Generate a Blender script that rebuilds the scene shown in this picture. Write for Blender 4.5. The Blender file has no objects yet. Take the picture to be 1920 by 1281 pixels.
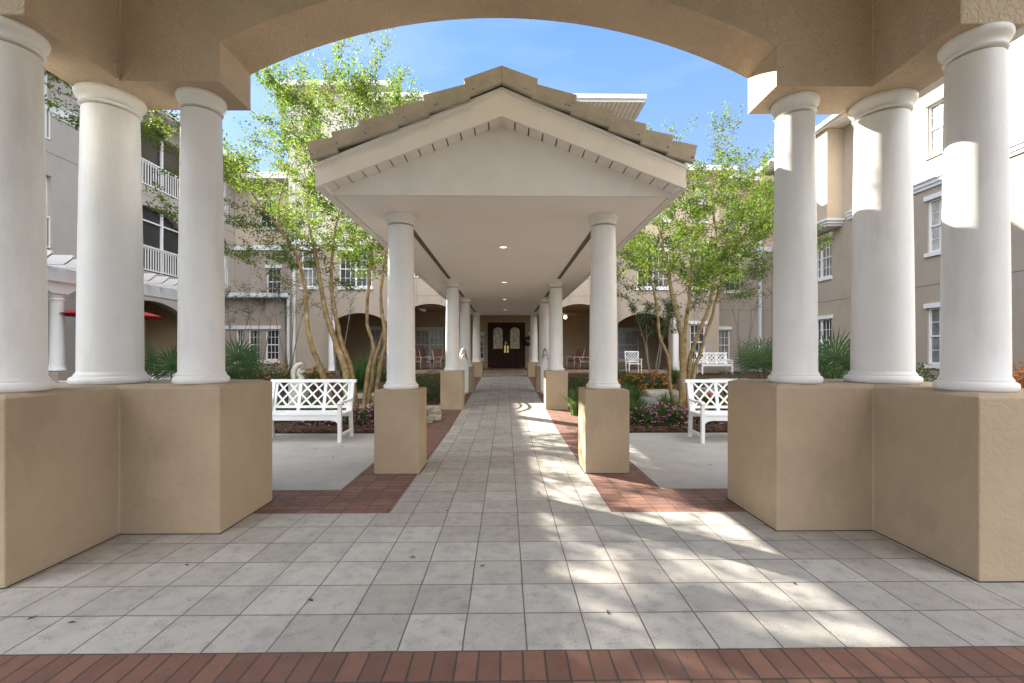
import bpy, bmesh, math, random
import numpy as np
from mathutils import Vector, Matrix
random.seed(7); np.random.seed(7)
sc = bpy.context.scene
C = sc.collection
R = math.radians
# ------------------------------------------------------------------ camera
YAW = R(0.74); CX, CZ, F = 0.045, 1.42, 848.0
cam = bpy.data.cameras.new('camera'); camo = bpy.data.objects.new('camera', cam); C.objects.link(camo)
camo.location = (CX, 0, CZ); camo.rotation_euler = (R(90), 0, -YAW)
cam.lens = F/1920*36; cam.sensor_width = 36; cam.shift_y = 19.5/1920; cam.clip_start = .05; cam.clip_end = 2000
sc.camera = camo
# ------------------------------------------------------------------ light
SUN_EL, SUN_AZ = R(32), R(-51)          # azimuth clockwise from +Y
w = bpy.data.worlds.new("World"); sc.world = w; w.use_nodes = True
nt = w.node_tree; nt.nodes.clear()
sky = nt.nodes.new('ShaderNodeTexSky'); sky.sky_type = 'NISHITA'; sky.sun_disc = False
sky.sun_elevation = SUN_EL; sky.sun_rotation = SUN_AZ % (2*math.pi); sky.air_density = 1.0; sky.dust_density = .6; sky.ozone_density = 2.0
bg = nt.nodes.new('ShaderNodeBackground'); bg.inputs[1].default_value = .15
wo = nt.nodes.new('ShaderNodeOutputWorld')
# clear deep-blue sky to the north, an unseen bright cloud bank added over the southern half (behind the viewer) as fill light
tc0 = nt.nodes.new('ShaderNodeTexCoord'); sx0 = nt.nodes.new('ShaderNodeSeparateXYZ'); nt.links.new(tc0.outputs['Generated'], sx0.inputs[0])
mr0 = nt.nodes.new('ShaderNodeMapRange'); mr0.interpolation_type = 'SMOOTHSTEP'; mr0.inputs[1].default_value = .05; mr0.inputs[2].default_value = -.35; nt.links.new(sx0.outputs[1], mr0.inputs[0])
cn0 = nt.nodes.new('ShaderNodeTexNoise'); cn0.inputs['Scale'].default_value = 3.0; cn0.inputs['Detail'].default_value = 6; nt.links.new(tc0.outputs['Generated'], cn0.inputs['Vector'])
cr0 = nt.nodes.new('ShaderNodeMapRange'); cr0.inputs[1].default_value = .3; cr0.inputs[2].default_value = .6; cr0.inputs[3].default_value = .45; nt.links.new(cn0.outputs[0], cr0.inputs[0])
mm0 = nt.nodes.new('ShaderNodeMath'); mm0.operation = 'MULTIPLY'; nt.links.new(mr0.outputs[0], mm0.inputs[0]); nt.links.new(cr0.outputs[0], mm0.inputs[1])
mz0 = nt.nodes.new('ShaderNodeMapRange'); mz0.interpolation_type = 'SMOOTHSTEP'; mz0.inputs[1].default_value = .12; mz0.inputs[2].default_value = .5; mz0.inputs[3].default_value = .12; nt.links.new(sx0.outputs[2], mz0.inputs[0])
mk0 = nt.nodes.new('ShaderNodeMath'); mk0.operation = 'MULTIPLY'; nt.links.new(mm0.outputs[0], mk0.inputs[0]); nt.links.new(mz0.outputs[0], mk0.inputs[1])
tn0 = nt.nodes.new('ShaderNodeMix'); tn0.data_type = 'RGBA'; tn0.blend_type = 'MULTIPLY'; tn0.inputs[0].default_value = 1; tn0.inputs[7].default_value = (.265, .345, .445, 1); nt.links.new(sky.outputs[0], tn0.inputs[6])
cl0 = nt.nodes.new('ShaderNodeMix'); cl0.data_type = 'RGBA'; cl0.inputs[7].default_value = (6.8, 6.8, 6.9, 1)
gz0 = nt.nodes.new('ShaderNodeMapRange'); gz0.inputs[1].default_value = .2; gz0.inputs[2].default_value = .62; nt.links.new(sx0.outputs[2], gz0.inputs[0])
gc0 = nt.nodes.new('ShaderNodeMix'); gc0.data_type = 'RGBA'; gc0.inputs[6].default_value = (.80, 1.10, 1.60, 1); gc0.inputs[7].default_value = (.335, .74, 1.60, 1); nt.links.new(gz0.outputs[0], gc0.inputs[0])
# faint high haze streaks
mp0 = nt.nodes.new('ShaderNodeMapping'); mp0.inputs['Scale'].default_value = (1.2, 1.2, 5.5); nt.links.new(tc0.outputs['Generated'], mp0.inputs[0])
hz0 = nt.nodes.new('ShaderNodeTexNoise'); hz0.inputs['Scale'].default_value = 2.2; hz0.inputs['Detail'].default_value = 7; nt.links.new(mp0.outputs[0], hz0.inputs['Vector'])
hr0 = nt.nodes.new('ShaderNodeMapRange'); hr0.inputs[1].default_value = .5; hr0.inputs[2].default_value = .8; hr0.inputs[4].default_value = .45; nt.links.new(hz0.outputs[0], hr0.inputs[0])
gh0 = nt.nodes.new('ShaderNodeMix'); gh0.data_type = 'RGBA'; gh0.inputs[7].default_value = (1.3, 1.5, 1.85, 1); nt.links.new(hr0.outputs[0], gh0.inputs[0]); nt.links.new(gc0.outputs[2], gh0.inputs[6])
sk0 = nt.nodes.new('ShaderNodeMix'); sk0.data_type = 'RGBA'; sk0.inputs[0].default_value = .75; nt.links.new(tn0.outputs[2], sk0.inputs[6]); nt.links.new(gh0.outputs[2], sk0.inputs[7])
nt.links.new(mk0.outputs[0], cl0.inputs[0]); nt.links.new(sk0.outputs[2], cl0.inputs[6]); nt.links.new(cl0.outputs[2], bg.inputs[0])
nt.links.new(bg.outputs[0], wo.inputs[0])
sl = bpy.data.lights.new('sun', 'SUN'); sl.energy = 5.0; sl.angle = R(.55); sl.color = (1, .93, .82)
so = bpy.data.objects.new('sun', sl); C.objects.link(so)
sd = Vector((math.sin(SUN_AZ)*math.cos(SUN_EL), math.cos(SUN_AZ)*math.cos(SUN_EL), math.sin(SUN_EL)))
so.rotation_euler = sd.to_track_quat('Z', 'Y').to_euler()
sc.view_settings.view_transform = 'Standard'; sc.view_settings.look = 'None'
sc.view_settings.exposure = 2.2; sc.view_settings.gamma = 1
sc.cycles.max_bounces = 10; sc.cycles.diffuse_bounces = 6

# ------------------------------------------------------------------ helpers
def at(px, py, Y):
    """surveyed picture coordinates -> world point on the plane y = Y"""
    u = (px-960)/F; v = (660-py)/F
    t = Y/(math.cos(YAW)-u*math.sin(YAW))
    return (CX+t*(u*math.cos(YAW)+math.sin(YAW)), Y, CZ+v*t)
def ax(px, Y): return at(px, 660, Y)[0]
def gz(Y): return max(0, .033*(Y-8.3))       # the garden and the path climb gently to the house

def tag(o, label=None, cat=None, group=None, kind=None):
    if label: o['label'] = label
    if cat: o['category'] = cat
    if group: o['group'] = group
    if kind: o['kind'] = kind
    return o
def empty(name, loc, label, cat, group=None, rz=0):
    o = bpy.data.objects.new(name, None); C.objects.link(o); o.location = loc; o.rotation_euler = (0, 0, rz)
    o.empty_display_size = .2
    return tag(o, label, cat, group)
def kids(o): return [c for c in bpy.data.objects if c.parent == o]
def copy_tree(o, loc=None, rz=None, label=None, parent=None, scale=None):
    c = o.copy(); C.objects.link(c)
    if parent: c.parent = parent
    for k in kids(o): copy_tree(k, parent=c)
    if loc is not None: c.location = loc
    if rz is not None: c.rotation_euler = (0, 0, rz)
    if scale is not None: c.scale = scale
    if label: c['label'] = label
    return c

class MB:
    def __init__(s): s.v = []; s.f = []; s.m = []
    def add(s, vs, fs, mi=0):
        n = len(s.v); s.v += [tuple(p) for p in vs]
        s.f += [tuple(i+n for i in f) for f in fs]; s.m += [mi]*len(fs); return s
    def box(s, x0, y0, z0, x1, y1, z1, mi=0):
        x0, x1 = sorted((x0, x1)); y0, y1 = sorted((y0, y1)); z0, z1 = sorted((z0, z1))
        return s.add([(x0,y0,z0),(x1,y0,z0),(x1,y1,z0),(x0,y1,z0),(x0,y0,z1),(x1,y0,z1),(x1,y1,z1),(x0,y1,z1)],
                     [(0,3,2,1),(4,5,6,7),(0,1,5,4),(1,2,6,5),(2,3,7,6),(3,0,4,7)], mi)
    def bar(s, a, b, w, t, up=(0,0,1), mi=0):
        a = Vector(a); b = Vector(b); d = (b-a).normalized(); u = Vector(up)
        if abs(d.dot(u)) > .99: u = Vector((0,1,0))
        sx = d.cross(u).normalized(); sz = sx.cross(d).normalized()
        vs = []
        for p in (a, b):
            for i, j in ((-1,-1),(1,-1),(1,1),(-1,1)): vs.append(p+sx*(i*w/2)+sz*(j*t/2))
        return s.add(vs, [(0,1,2,3),(7,6,5,4),(0,4,5,1),(1,5,6,2),(2,6,7,3),(3,7,4,0)], mi)
    def tube(s, pts, rad, n=6, mi=0, cap=True):
        pts = [Vector(p) for p in pts]
        if not hasattr(rad, '__len__'): rad = [rad]*len(pts)
        base = len(s.v); ref = Vector((1, 0, 0))
        for i, p in enumerate(pts):
            d = (pts[min(i+1, len(pts)-1)]-pts[max(i-1, 0)]).normalized()
            if abs(d.dot(ref)) > .95: ref = Vector((0, 1, 0))
            a = d.cross(ref).normalized(); b = d.cross(a)
            for k in range(n):
                t = 2*math.pi*k/n; s.v.append(tuple(p+(a*math.cos(t)+b*math.sin(t))*rad[i]))
        for i in range(len(pts)-1):
            for k in range(n):
                k2 = (k+1) % n
                s.f.append((base+i*n+k, base+i*n+k2, base+(i+1)*n+k2, base+(i+1)*n+k)); s.m.append(mi)
        if cap:
            s.f.append(tuple(base+k for k in range(n))[::-1]); s.m.append(mi)
            s.f.append(tuple(base+(len(pts)-1)*n+k for k in range(n))); s.m.append(mi)
        return s
    def lathe(s, prof, cx=0, cy=0, n=48, mi=0, sx=1, sy=1):
        base = len(s.v)
        for r, z in prof:
            for k in range(n):
                t = 2*math.pi*k/n; s.v.append((cx+r*sx*math.cos(t), cy+r*sy*math.sin(t), z))
        for i in range(len(prof)-1):
            for k in range(n):
                k2 = (k+1) % n
                s.f.append((base+i*n+k, base+i*n+k2, base+(i+1)*n+k2, base+(i+1)*n+k)); s.m.append(mi)
        s.f.append(tuple(base+k for k in range(n))[::-1]); s.m.append(mi)
        s.f.append(tuple(base+(len(prof)-1)*n+k for k in range(n))); s.m.append(mi)
        return s
    def prism(s, poly, d, mi=0):
        """poly: list of 3D points, extruded by the vector d"""
        n = len(poly); d = Vector(d)
        vs = [Vector(p) for p in poly]+[Vector(p)+d for p in poly]
        fs = [tuple(range(n))[::-1], tuple(range(n, 2*n))]+[(i, (i+1) % n, n+(i+1) % n, n+i) for i in range(n)]
        return s.add(vs, fs, mi)
    def build(s, name, mats, parent=None, smooth=False, bevel=0, world=False, recalc=True, angle=None):
        me = bpy.data.meshes.new(name); me.from_pydata(s.v, [], s.f)
        if not isinstance(mats, (list, tuple)): mats = [mats]
        for m in mats: me.materials.append(m)
        if any(s.m): me.polygons.foreach_set('material_index', s.m)
        if recalc:
            bm = bmesh.new(); bm.from_mesh(me); bmesh.ops.recalc_face_normals(bm, faces=bm.faces); bm.to_mesh(me); bm.free()
        if smooth:
            me.polygons.foreach_set('use_smooth', [True]*len(me.polygons))
            if smooth == 'auto':
                try: me.set_sharp_from_angle(angle=R(angle or 40))
                except Exception: pass
        me.update()
        o = bpy.data.objects.new(name, me); C.objects.link(o)
        if parent:
            o.parent = parent
            if world: o.location = -Vector(parent.location)
        if bevel:
            b = o.modifiers.new('bevel', 'BEVEL'); b.width = bevel; b.segments = 2; b.limit_method = 'ANGLE'; b.angle_limit = R(40)
        return o

def wall(mb, axis, plane, a0, a1, z0, z1, th, holes=(), sg=1, mi=0):
    """a wall with real openings; hole = (a0, a1, z0, z_spring, rise)"""
    def P(a, d, z): return (a, plane+sg*d, z) if axis == 'x' else (plane+sg*d, a, z)
    cuts = {a0, a1}
    def top(h, a):
        if not h[4]: return h[3]
        c = (h[0]+h[1])/2; hw = (h[1]-h[0])/2; r = (hw*hw+h[4]**2)/(2*h[4])
        return h[3]+h[4]-r+math.sqrt(max(0, r*r-(a-c)**2))
    for h in holes:
        cuts |= {h[0], h[1]}
        if h[4]:
            for k in range(1, 16): cuts.add(h[0]+(h[1]-h[0])*k/16)
    cs = sorted(c for c in cuts if a0-1e-6 <= c <= a1+1e-6)
    def q(*p): mb.add(p, [(0, 1, 2, 3)], mi)
    for l, r in zip(cs, cs[1:]):
        if r-l < 1e-5: continue
        m = (l+r)/2
        hs = sorted([h for h in holes if h[0] < m < h[1]], key=lambda h: h[2])
        lo = [(z0, z0)]; hi = []
        for h in hs:
            hi.append((h[2], h[2])); lo.append((top(h, l), top(h, r)))
        hi.append((z1, z1))
        for (bl, br), (tl, tr) in zip(lo, hi):
            for d in (0, th): q(P(l, d, bl), P(r, d, br), P(r, d, tr), P(l, d, tl))
            q(P(l, 0, bl), P(r, 0, br), P(r, th, br), P(l, th, bl))
            q(P(l, 0, tl), P(r, 0, tr), P(r, th, tr), P(l, th, tl))
    for h in holes:
        for a in (h[0], h[1]): q(P(a, 0, h[2]), P(a, th, h[2]), P(a, th, h[3]), P(a, 0, h[3]))
    for a in (a0, a1): q(P(a, 0, z0), P(a, th, z0), P(a, th, z1), P(a, 0, z1))
    return mb

# ------------------------------------------------------------------ materials
def mat(name, col, rough=.7, spec=.3, var=0, vscale=2, bump=0, bscale=40, metal=0, fine=0, dirt=None, dscale=1.2, detail=6, bdist=.01, trans=None, emit=None, dmap=None):
    m = bpy.data.materials.new(name); m.use_nodes = True; n = m.node_tree; N = n.nodes; L = n.links
    b = N['Principled BSDF']; b.inputs['Base Color'].default_value = (*col, 1); b.inputs['Roughness'].default_value = rough
    b.inputs['Specular IOR Level'].default_value = spec; b.inputs['Metallic'].default_value = metal
    tc = N.new('ShaderNodeTexCoord'); out = tc.outputs['Object']; cur = None
    if var:
        t = N.new('ShaderNodeTexNoise'); t.inputs['Scale'].default_value = vscale; t.inputs['Detail'].default_value = detail; t.inputs['Roughness'].default_value = .65
        L.new(out, t.inputs['Vector'])
        mp = N.new('ShaderNodeMapRange'); mp.inputs[1].default_value = .3; mp.inputs[2].default_value = .7
        mp.inputs[3].default_value = 1-var; mp.inputs[4].default_value = 1+var; L.new(t.outputs[0], mp.inputs[0])
        mx = N.new('ShaderNodeMix'); mx.data_type = 'RGBA'; mx.blend_type = 'MULTIPLY'; mx.inputs[0].default_value = 1
        mx.inputs[6].default_value = (*col, 1); L.new(mp.outputs[0], mx.inputs[7]); cur = mx.outputs[2]
    if dirt:
        t = N.new('ShaderNodeTexNoise'); t.inputs['Scale'].default_value = dscale; t.inputs['Detail'].default_value = 9; t.inputs['Roughness'].default_value = .7
        if dmap:
            mq = N.new('ShaderNodeMapping'); mq.inputs['Scale'].default_value = dmap; L.new(out, mq.inputs[0]); L.new(mq.outputs[0], t.inputs['Vector'])
        else: L.new(out, t.inputs['Vector'])
        r = N.new('ShaderNodeValToRGB'); r.color_ramp.elements[0].position = .52; r.color_ramp.elements[1].position = .75
        r.color_ramp.elements[1].color = (.7, .7, .7, 1)
        L.new(t.outputs[0], r.inputs[0])
        mx = N.new('ShaderNodeMix'); mx.data_type = 'RGBA'; L.new(r.outputs[0], mx.inputs[0])
        if cur: L.new(cur, mx.inputs[6])
        else: mx.inputs[6].default_value = (*col, 1)
        mx.inputs[7].default_value = (*dirt, 1); cur = mx.outputs[2]
    if cur: L.new(cur, b.inputs['Base Color'])
    if bump:
        t = N.new('ShaderNodeTexNoise'); t.inputs['Scale'].default_value = bscale; t.inputs['Detail'].default_value = 5
        L.new(out, t.inputs['Vector'])
        bp = N.new('ShaderNodeBump'); bp.inputs['Strength'].default_value = bump; bp.inputs['Distance'].default_value = bdist
        L.new(t.outputs[0], bp.inputs['Height']); L.new(bp.outputs[0], b.inputs['Normal'])
    if trans:
        tr = N.new('ShaderNodeBsdfTranslucent'); tr.inputs[0].default_value = (*trans, 1)
        ms = N.new('ShaderNodeMixShader'); ms.inputs[0].default_value = .5
        L.new(b.outputs[0], ms.inputs[1]); L.new(tr.outputs[0], ms.inputs[2]); L.new(ms.outputs[0], N['Material Output'].inputs[0])
    if emit: b.inputs['Emission Color'].default_value = (*emit[:3], 1); b.inputs['Emission Strength'].default_value = emit[3]
    return m

def stucco(name, col, knock=.5, scale=22, var=.1, dirt=(.3,.27,.23)):
    """trowelled knock-down stucco: flattened islands of plaster"""
    m = mat(name, col, .85, .2, var, 1.3, dirt=dirt, dscale=1.3, dmap=(1, 1, .5)); n = m.node_tree; N = n.nodes; L = n.links; b = N['Principled BSDF']
    tc = N.new('ShaderNodeTexCoord')
    t = N.new('ShaderNodeTexNoise'); t.inputs['Scale'].default_value = scale; t.inputs['Detail'].default_value = 4; t.inputs['Distortion'].default_value = 1.2
    r = N.new('ShaderNodeValToRGB'); r.color_ramp.elements[0].position = .45; r.color_ramp.elements[1].position = .56
    t2 = N.new('ShaderNodeTexNoise'); t2.inputs['Scale'].default_value = 240; t2.inputs['Detail'].default_value = 2
    ad = N.new('ShaderNodeMath'); ad.operation = 'MULTIPLY_ADD'; ad.inputs[1].default_value = .25
    L.new(tc.outputs['Object'], t.inputs['Vector']); L.new(tc.outputs['Object'], t2.inputs['Vector'])
    L.new(t.outputs[0], r.inputs[0]); L.new(t2.outputs[0], ad.inputs[0]); L.new(r.outputs[0], ad.inputs[2])
    bp = N.new('ShaderNodeBump'); bp.inputs['Strength'].default_value = knock; bp.inputs['Distance'].default_value = .004
    L.new(ad.outputs[0], bp.inputs['Height']); L.new(bp.outputs[0], b.inputs['Normal'])
    return m

def paving(name, c1, c2, mortar, bw, rh, msize, off, loc, rot=0, pit=.4, stain=(.25,.24,.22), rough=.6, squash=1, per=.5, stainamt=.6, sdet=1.0, bdist=.004):
    m = bpy.data.materials.new(name); m.use_nodes = True; n = m.node_tree; N = n.nodes; L = n.links; b = N['Principled BSDF']
    b.inputs['Specular IOR Level'].default_value = .35
    tc = N.new('ShaderNodeTexCoord'); mp = N.new('ShaderNodeMapping'); mp.vector_type = 'TEXTURE'
    mp.inputs['Location'].default_value = (*loc, 0); mp.inputs['Rotation'].default_value = (0, 0, rot)
    L.new(tc.outputs['Object'], mp.inputs[0])
    # joints wander a hair, as laid by hand
    wn = N.new('ShaderNodeTexNoise'); wn.inputs['Scale'].default_value = 3; wn.inputs['Detail'].default_value = 3
    L.new(mp.outputs[0], wn.inputs['Vector'])
    sb = N.new('ShaderNodeVectorMath'); sb.operation = 'SUBTRACT'; sb.inputs[1].default_value = (.5, .5, .5); L.new(wn.outputs['Color'], sb.inputs[0])
    sca = N.new('ShaderNodeVectorMath'); sca.operation = 'SCALE'; sca.inputs['Scale'].default_value = .012; L.new(sb.outputs[0], sca.inputs[0])
    av = N.new('ShaderNodeVectorMath'); av.operation = 'ADD'; L.new(mp.outputs[0], av.inputs[0]); L.new(sca.outputs[0], av.inputs[1])
    br = N.new('ShaderNodeTexBrick'); br.offset = off; br.squash = 1
    br.inputs['Color1'].default_value = (*c1, 1); br.inputs['Color2'].default_value = (*c2, 1); br.inputs['Mortar'].default_value = (*mortar, 1)
    br.inputs['Scale'].default_value = 1; br.inputs['Mortar Size'].default_value = msize; br.inputs['Mortar Smooth'].default_value = .25
    br.inputs['Bias'].default_value = 0; br.inputs['Brick Width'].default_value = bw; br.inputs['Row Height'].default_value = rh
    L.new(av.outputs[0], br.inputs['Vector'])
    # broad grime and dark pits
    s1 = N.new('ShaderNodeTexNoise'); s1.inputs['Scale'].default_value = 1.7*sdet; s1.inputs['Detail'].default_value = 10; s1.inputs['Roughness'].default_value = .72
    s2 = N.new('ShaderNodeTexNoise'); s2.inputs['Scale'].default_value = 85; s2.inputs['Detail'].default_value = 4; s2.inputs['Roughness'].default_value = .6
    s3 = N.new('ShaderNodeTexNoise'); s3.inputs['Scale'].default_value = 12; s3.inputs['Detail'].default_value = 6
    for s in (s1, s2, s3): L.new(tc.outputs['Object'], s.inputs['Vector'])
    r1 = N.new('ShaderNodeMapRange'); r1.inputs[1].default_value = .45; r1.inputs[2].default_value = .75; r1.inputs[4].default_value = stainamt
    L.new(s1.outputs[0], r1.inputs[0])
    mu = N.new('ShaderNodeMath'); mu.operation = 'MULTIPLY'; L.new(s2.outputs[0], mu.inputs[0]); L.new(s3.outputs[0], mu.inputs[1])
    r2 = N.new('ShaderNodeMapRange'); r2.inputs[1].default_value = .27; r2.inputs[2].default_value = .40; r2.inputs[4].default_value = pit
    L.new(mu.outputs[0], r2.inputs[0])
    m1 = N.new('ShaderNodeMix'); m1.data_type = 'RGBA'; L.new(r1.outputs[0], m1.inputs[0]); L.new(br.outputs[0], m1.inputs[6]); m1.inputs[7].default_value = (*stain, 1)
    m2 = N.new('ShaderNodeMix'); m2.data_type = 'RGBA'; L.new(r2.outputs[0], m2.inputs[0]); L.new(m1.outputs[2], m2.inputs[6]); m2.inputs[7].default_value = (*[x*.45 for x in stain], 1)
    L.new(m2.outputs[2], b.inputs['Base Color'])
    rr = N.new('ShaderNodeMapRange'); rr.inputs[3].default_value = rough-.12; rr.inputs[4].default_value = rough+.2; L.new(s3.outputs[0], rr.inputs[0]); L.new(rr.outputs[0], b.inputs['Roughness'])
    # height: joints down, pits down
    h1 = N.new('ShaderNodeMath'); h1.operation = 'MULTIPLY_ADD'; h1.inputs[1].default_value = -1; h1.inputs[2].default_value = 1; L.new(br.outputs['Fac'], h1.inputs[0])
    h2 = N.new('ShaderNodeMath'); h2.operation = 'MULTIPLY_ADD'; h2.inputs[1].default_value = -.35; L.new(r2.outputs[0], h2.inputs[0]); L.new(h1.outputs[0], h2.inputs[2])
    h3 = N.new('ShaderNodeMath'); h3.operation = 'MULTIPLY_ADD'; h3.inputs[1].default_value = .12; L.new(s2.outputs[0], h3.inputs[0]); L.new(h2.outputs[0], h3.inputs[2])
    bp = N.new('ShaderNodeBump'); bp.inputs['Strength'].default_value = .8; bp.inputs['Distance'].default_value = bdist
    L.new(h3.outputs[0], bp.inputs['Height']); L.new(bp.outputs[0], b.inputs['Normal'])
    return m

M = {}
M['ped'] = stucco('ped_stucco', (.42,.325,.215), .35, 16, .10, dirt=(.30,.23,.15))
M['beam'] = stucco('beam_stucco', (.56,.44,.31), 1.0, 26, .08, dirt=(.46,.36,.25))
M['col'] = mat('column_paint', (.80,.78,.735), .42, .4, .04, 2.5, bump=.2, bscale=9, bdist=.006, dirt=(.58,.56,.52), dscale=2.6, dmap=(1, 1, .22))
M['white'] = mat('white_paint', (.80,.80,.78), .4, .4, .03, 6)
M['trim'] = mat('trim_white', (.74,.74,.73), .5, .35, .03, 3)
M['canopy'] = mat('canopy_paint', (.84,.80,.735), .5, .35, .03, 1.6, bump=.1, bscale=10, bdist=.006, dirt=(.70,.665,.61), dscale=.9)
M['ceil'] = mat('ceiling_plaster', (.90,.85,.775), .75, .2, .02, 1.2, bump=.08, bscale=6, bdist=.008)
M['groove'] = mat('groove_dark', (.16,.14,.12), .8)
M['vent'] = mat('vent_slot', (.14,.12,.10), .8, var=.2, vscale=60)
M['rooftile'] = mat('roof_tile', (.40,.37,.31), .8, .2, .16, 5, bump=.3, bscale=30, bdist=.006, dirt=(.28,.265,.235), dscale=3)
M['screw'] = mat('screw', (.03,.03,.03), .5)
M['taupe'] = stucco('wall_taupe', (.37,.315,.265), .3, 12, .05, dirt=(.32,.275,.24))
M['greywall'] = stucco('wall_grey', (.43,.39,.355), .3, 12, .05, dirt=(.38,.345,.31))
M['rear'] = stucco('wall_rear', (.39,.325,.26), .3, 12, .05, dirt=(.31,.27,.23))
M['cream'] = stucco('wall_cream', (.52,.43,.33), .3, 12, .05, dirt=(.54,.46,.37))
M['porch'] = stucco('porch_wall', (.46,.355,.245), .2, 12, .05, dirt=(.41,.32,.22))
M['siding'] = mat('siding', (.68,.62,.54), .6, .3, .05, 3)
M['roof'] = mat('roof_brown', (.25,.23,.21), .8, .2, .15, 4)
M['glass'] = mat('window_glass', (.035,.04,.045), .04, .8, .3, 1.2)
M['blind'] = mat('window_curtain', (.42,.41,.38), .2, .6, .3, 4)
M['halfblind'] = mat('window_blind', (.20,.20,.19), .12, .8, .5, 2.5)
M['screen'] = mat('screen_dark', (.035,.033,.032), .45, .3, .2, 3)
M['wood'] = mat('door_wood', (.05,.02,.011), .45, .2, .25, 4)
M['frost'] = mat('leaded_glass', (.62,.59,.42), .25, .6, .45, 9)
M['brass'] = mat('brass', (.85,.62,.16), .22, .5, metal=1)
M['down'] = mat('downspout', (.66,.67,.68), .4, .4, .03, 4)
M['mulch'] = mat('mulch', (.085,.052,.036), .95, .1, .45, 14, bump=1, bscale=30, bdist=.04)
M['chip'] = mat('bark_chip', (.12,.075,.05), .95, .1, .5, 4)
M['concrete'] = mat('concrete', (.43,.41,.37), .85, .2, .08, 2.5, bump=.3, bscale=120, bdist=.002, dirt=(.32,.30,.265), dscale=1.1)
M['soil'] = mat('lawn', (.07,.09,.04), .95, .1, .3, 4, bump=.6, bscale=20, bdist=.03)
M['bark'] = mat('myrtle_bark', (.25,.17,.075), .75, .25, .5, 7, bump=.5, bscale=14, bdist=.008, dirt=(.50,.48,.42), dscale=8)
M['greybark'] = mat('grey_bark', (.20,.18,.155), .85, .2, .3, 8)
M['leaf'] = mat('myrtle_leaf', (.07,.125,.02), .5, .35, .4, 3, trans=(.20,.31,.03), detail=2)
M['leafbrown'] = mat('myrtle_seed', (.14,.085,.05), .7, .2, .4, 6, trans=(.20,.12,.05))
M['leafdark'] = mat('dark_leaf', (.045,.075,.03), .5, .35, .4, 6, trans=(.10,.16,.04))
M['palm'] = mat('palm_leaf', (.075,.13,.06), .42, .45, .35, 3, trans=(.10,.18,.05))
M['grass'] = mat('grass_blade', (.06,.12,.035), .45, .4, .4, 6, trans=(.14,.24,.05))
M['hedge'] = mat('hedge_leaf', (.055,.10,.03), .5, .35, .4, 7, trans=(.12,.20,.04))
M['orange'] = mat('orange_petal', (.80,.26,.05), .6, .2, .3, 9, trans=(.8,.3,.05))
M['red'] = mat('red_petal', (.65,.07,.03), .6, .2, .3, 9, trans=(.7,.1,.05))
M['pink'] = mat('pink_petal', (.78,.22,.50), .6, .2, .35, 9, trans=(.8,.25,.5))
M['croton'] = mat('croton_leaf', (.38,.15,.05), .5, .3, .5, 7, trans=(.4,.18,.05))
M['rock'] = mat('boulder', (.42,.37,.30), .9, .2, .3, 4, bump=.8, bscale=9, bdist=.05, dirt=(.22,.21,.19), dscale=3)
M['greyrock'] = mat('grey_rock', (.28,.28,.28), .9, .2, .3, 5, bump=.6, bscale=12, bdist=.03)
M['stone'] = mat('statue_stone', (.66,.62,.54), .8, .2, .15, 8, bump=.6, bscale=40, bdist=.012, dirt=(.36,.33,.28), dscale=8)
M['redcloth'] = mat('red_canvas', (.50,.06,.06), .8, .1, .1, 4)
M['cushion'] = mat('cushion', (.24,.12,.085), .85, .1, .2, 20)
M['iron'] = mat('white_iron', (.66,.66,.64), .4, .4)
M['black'] = mat('black_metal', (.03,.03,.03), .5)
M['mat'] = mat('coir_mat', (.12,.065,.035), .95, .1, .3, 30)
M['lamp'] = mat('lamp_lens', (.9,.85,.75), .4, emit=(1,.82,.6,.7))
M['bulb'] = mat('warm_bulb', (.9,.7,.4), .4, emit=(1,.6,.2,4))
M['paper'] = mat('notice', (.55,.50,.40), .6)
M['steptile'] = mat('step_tile', (.30,.20,.15), .5, .35, .2, 5)
T = .308
M['tile'] = paving('travertine_tile', (.50,.475,.43), (.385,.36,.32), (.12,.10,.085), T, T, .0042, 0, (.144, 2.15), pit=.42, stain=(.27,.262,.25), rough=.55, stainamt=.75, sdet=2.2)
M['brickfront'] = paving('brick_soldier', (.26,.13,.09), (.165,.085,.062), (.07,.06,.052), .1028, .2, .0055, 0, (.02, 2.15), pit=.25, stain=(.12,.08,.07), rough=.6)
M['brickmid'] = paving('brick_pavers', (.26,.135,.097), (.175,.092,.07), (.05,.043,.04), .2, .1, .0045, 0, (.985, 4.0), pit=.25, stain=(.14,.10,.09), rough=.6)
M['joint'] = mat('joint', (.06,.05,.045), .9)

# ------------------------------------------------------------------ ground
def sheet(name, x0, x1, y0, y1, z, m, step=None, fn=None):
    mb = MB(); ys = [y0]
    if fn:
        k = 8.3
        ys = sorted({y0, y1} | ({8.3} if y0 < 8.3 < y1 else set()) | {y for y in np.arange(math.ceil(y0), y1, 1.0)})
    else: ys = [y0, y1]
    for a, b in zip(ys, ys[1:]):
        za, zb = (z+fn(a), z+fn(b)) if fn else (z, z)
        mb.add([(x0,a,za),(x1,a,za),(x1,b,zb),(x0,b,zb)], [(0,1,2,3)])
    return tag(mb.build(name, m), kind='structure')
sheet('ground', -400, 400, -200, 600, -.06, M['soil'])
g2 = MB()
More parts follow.
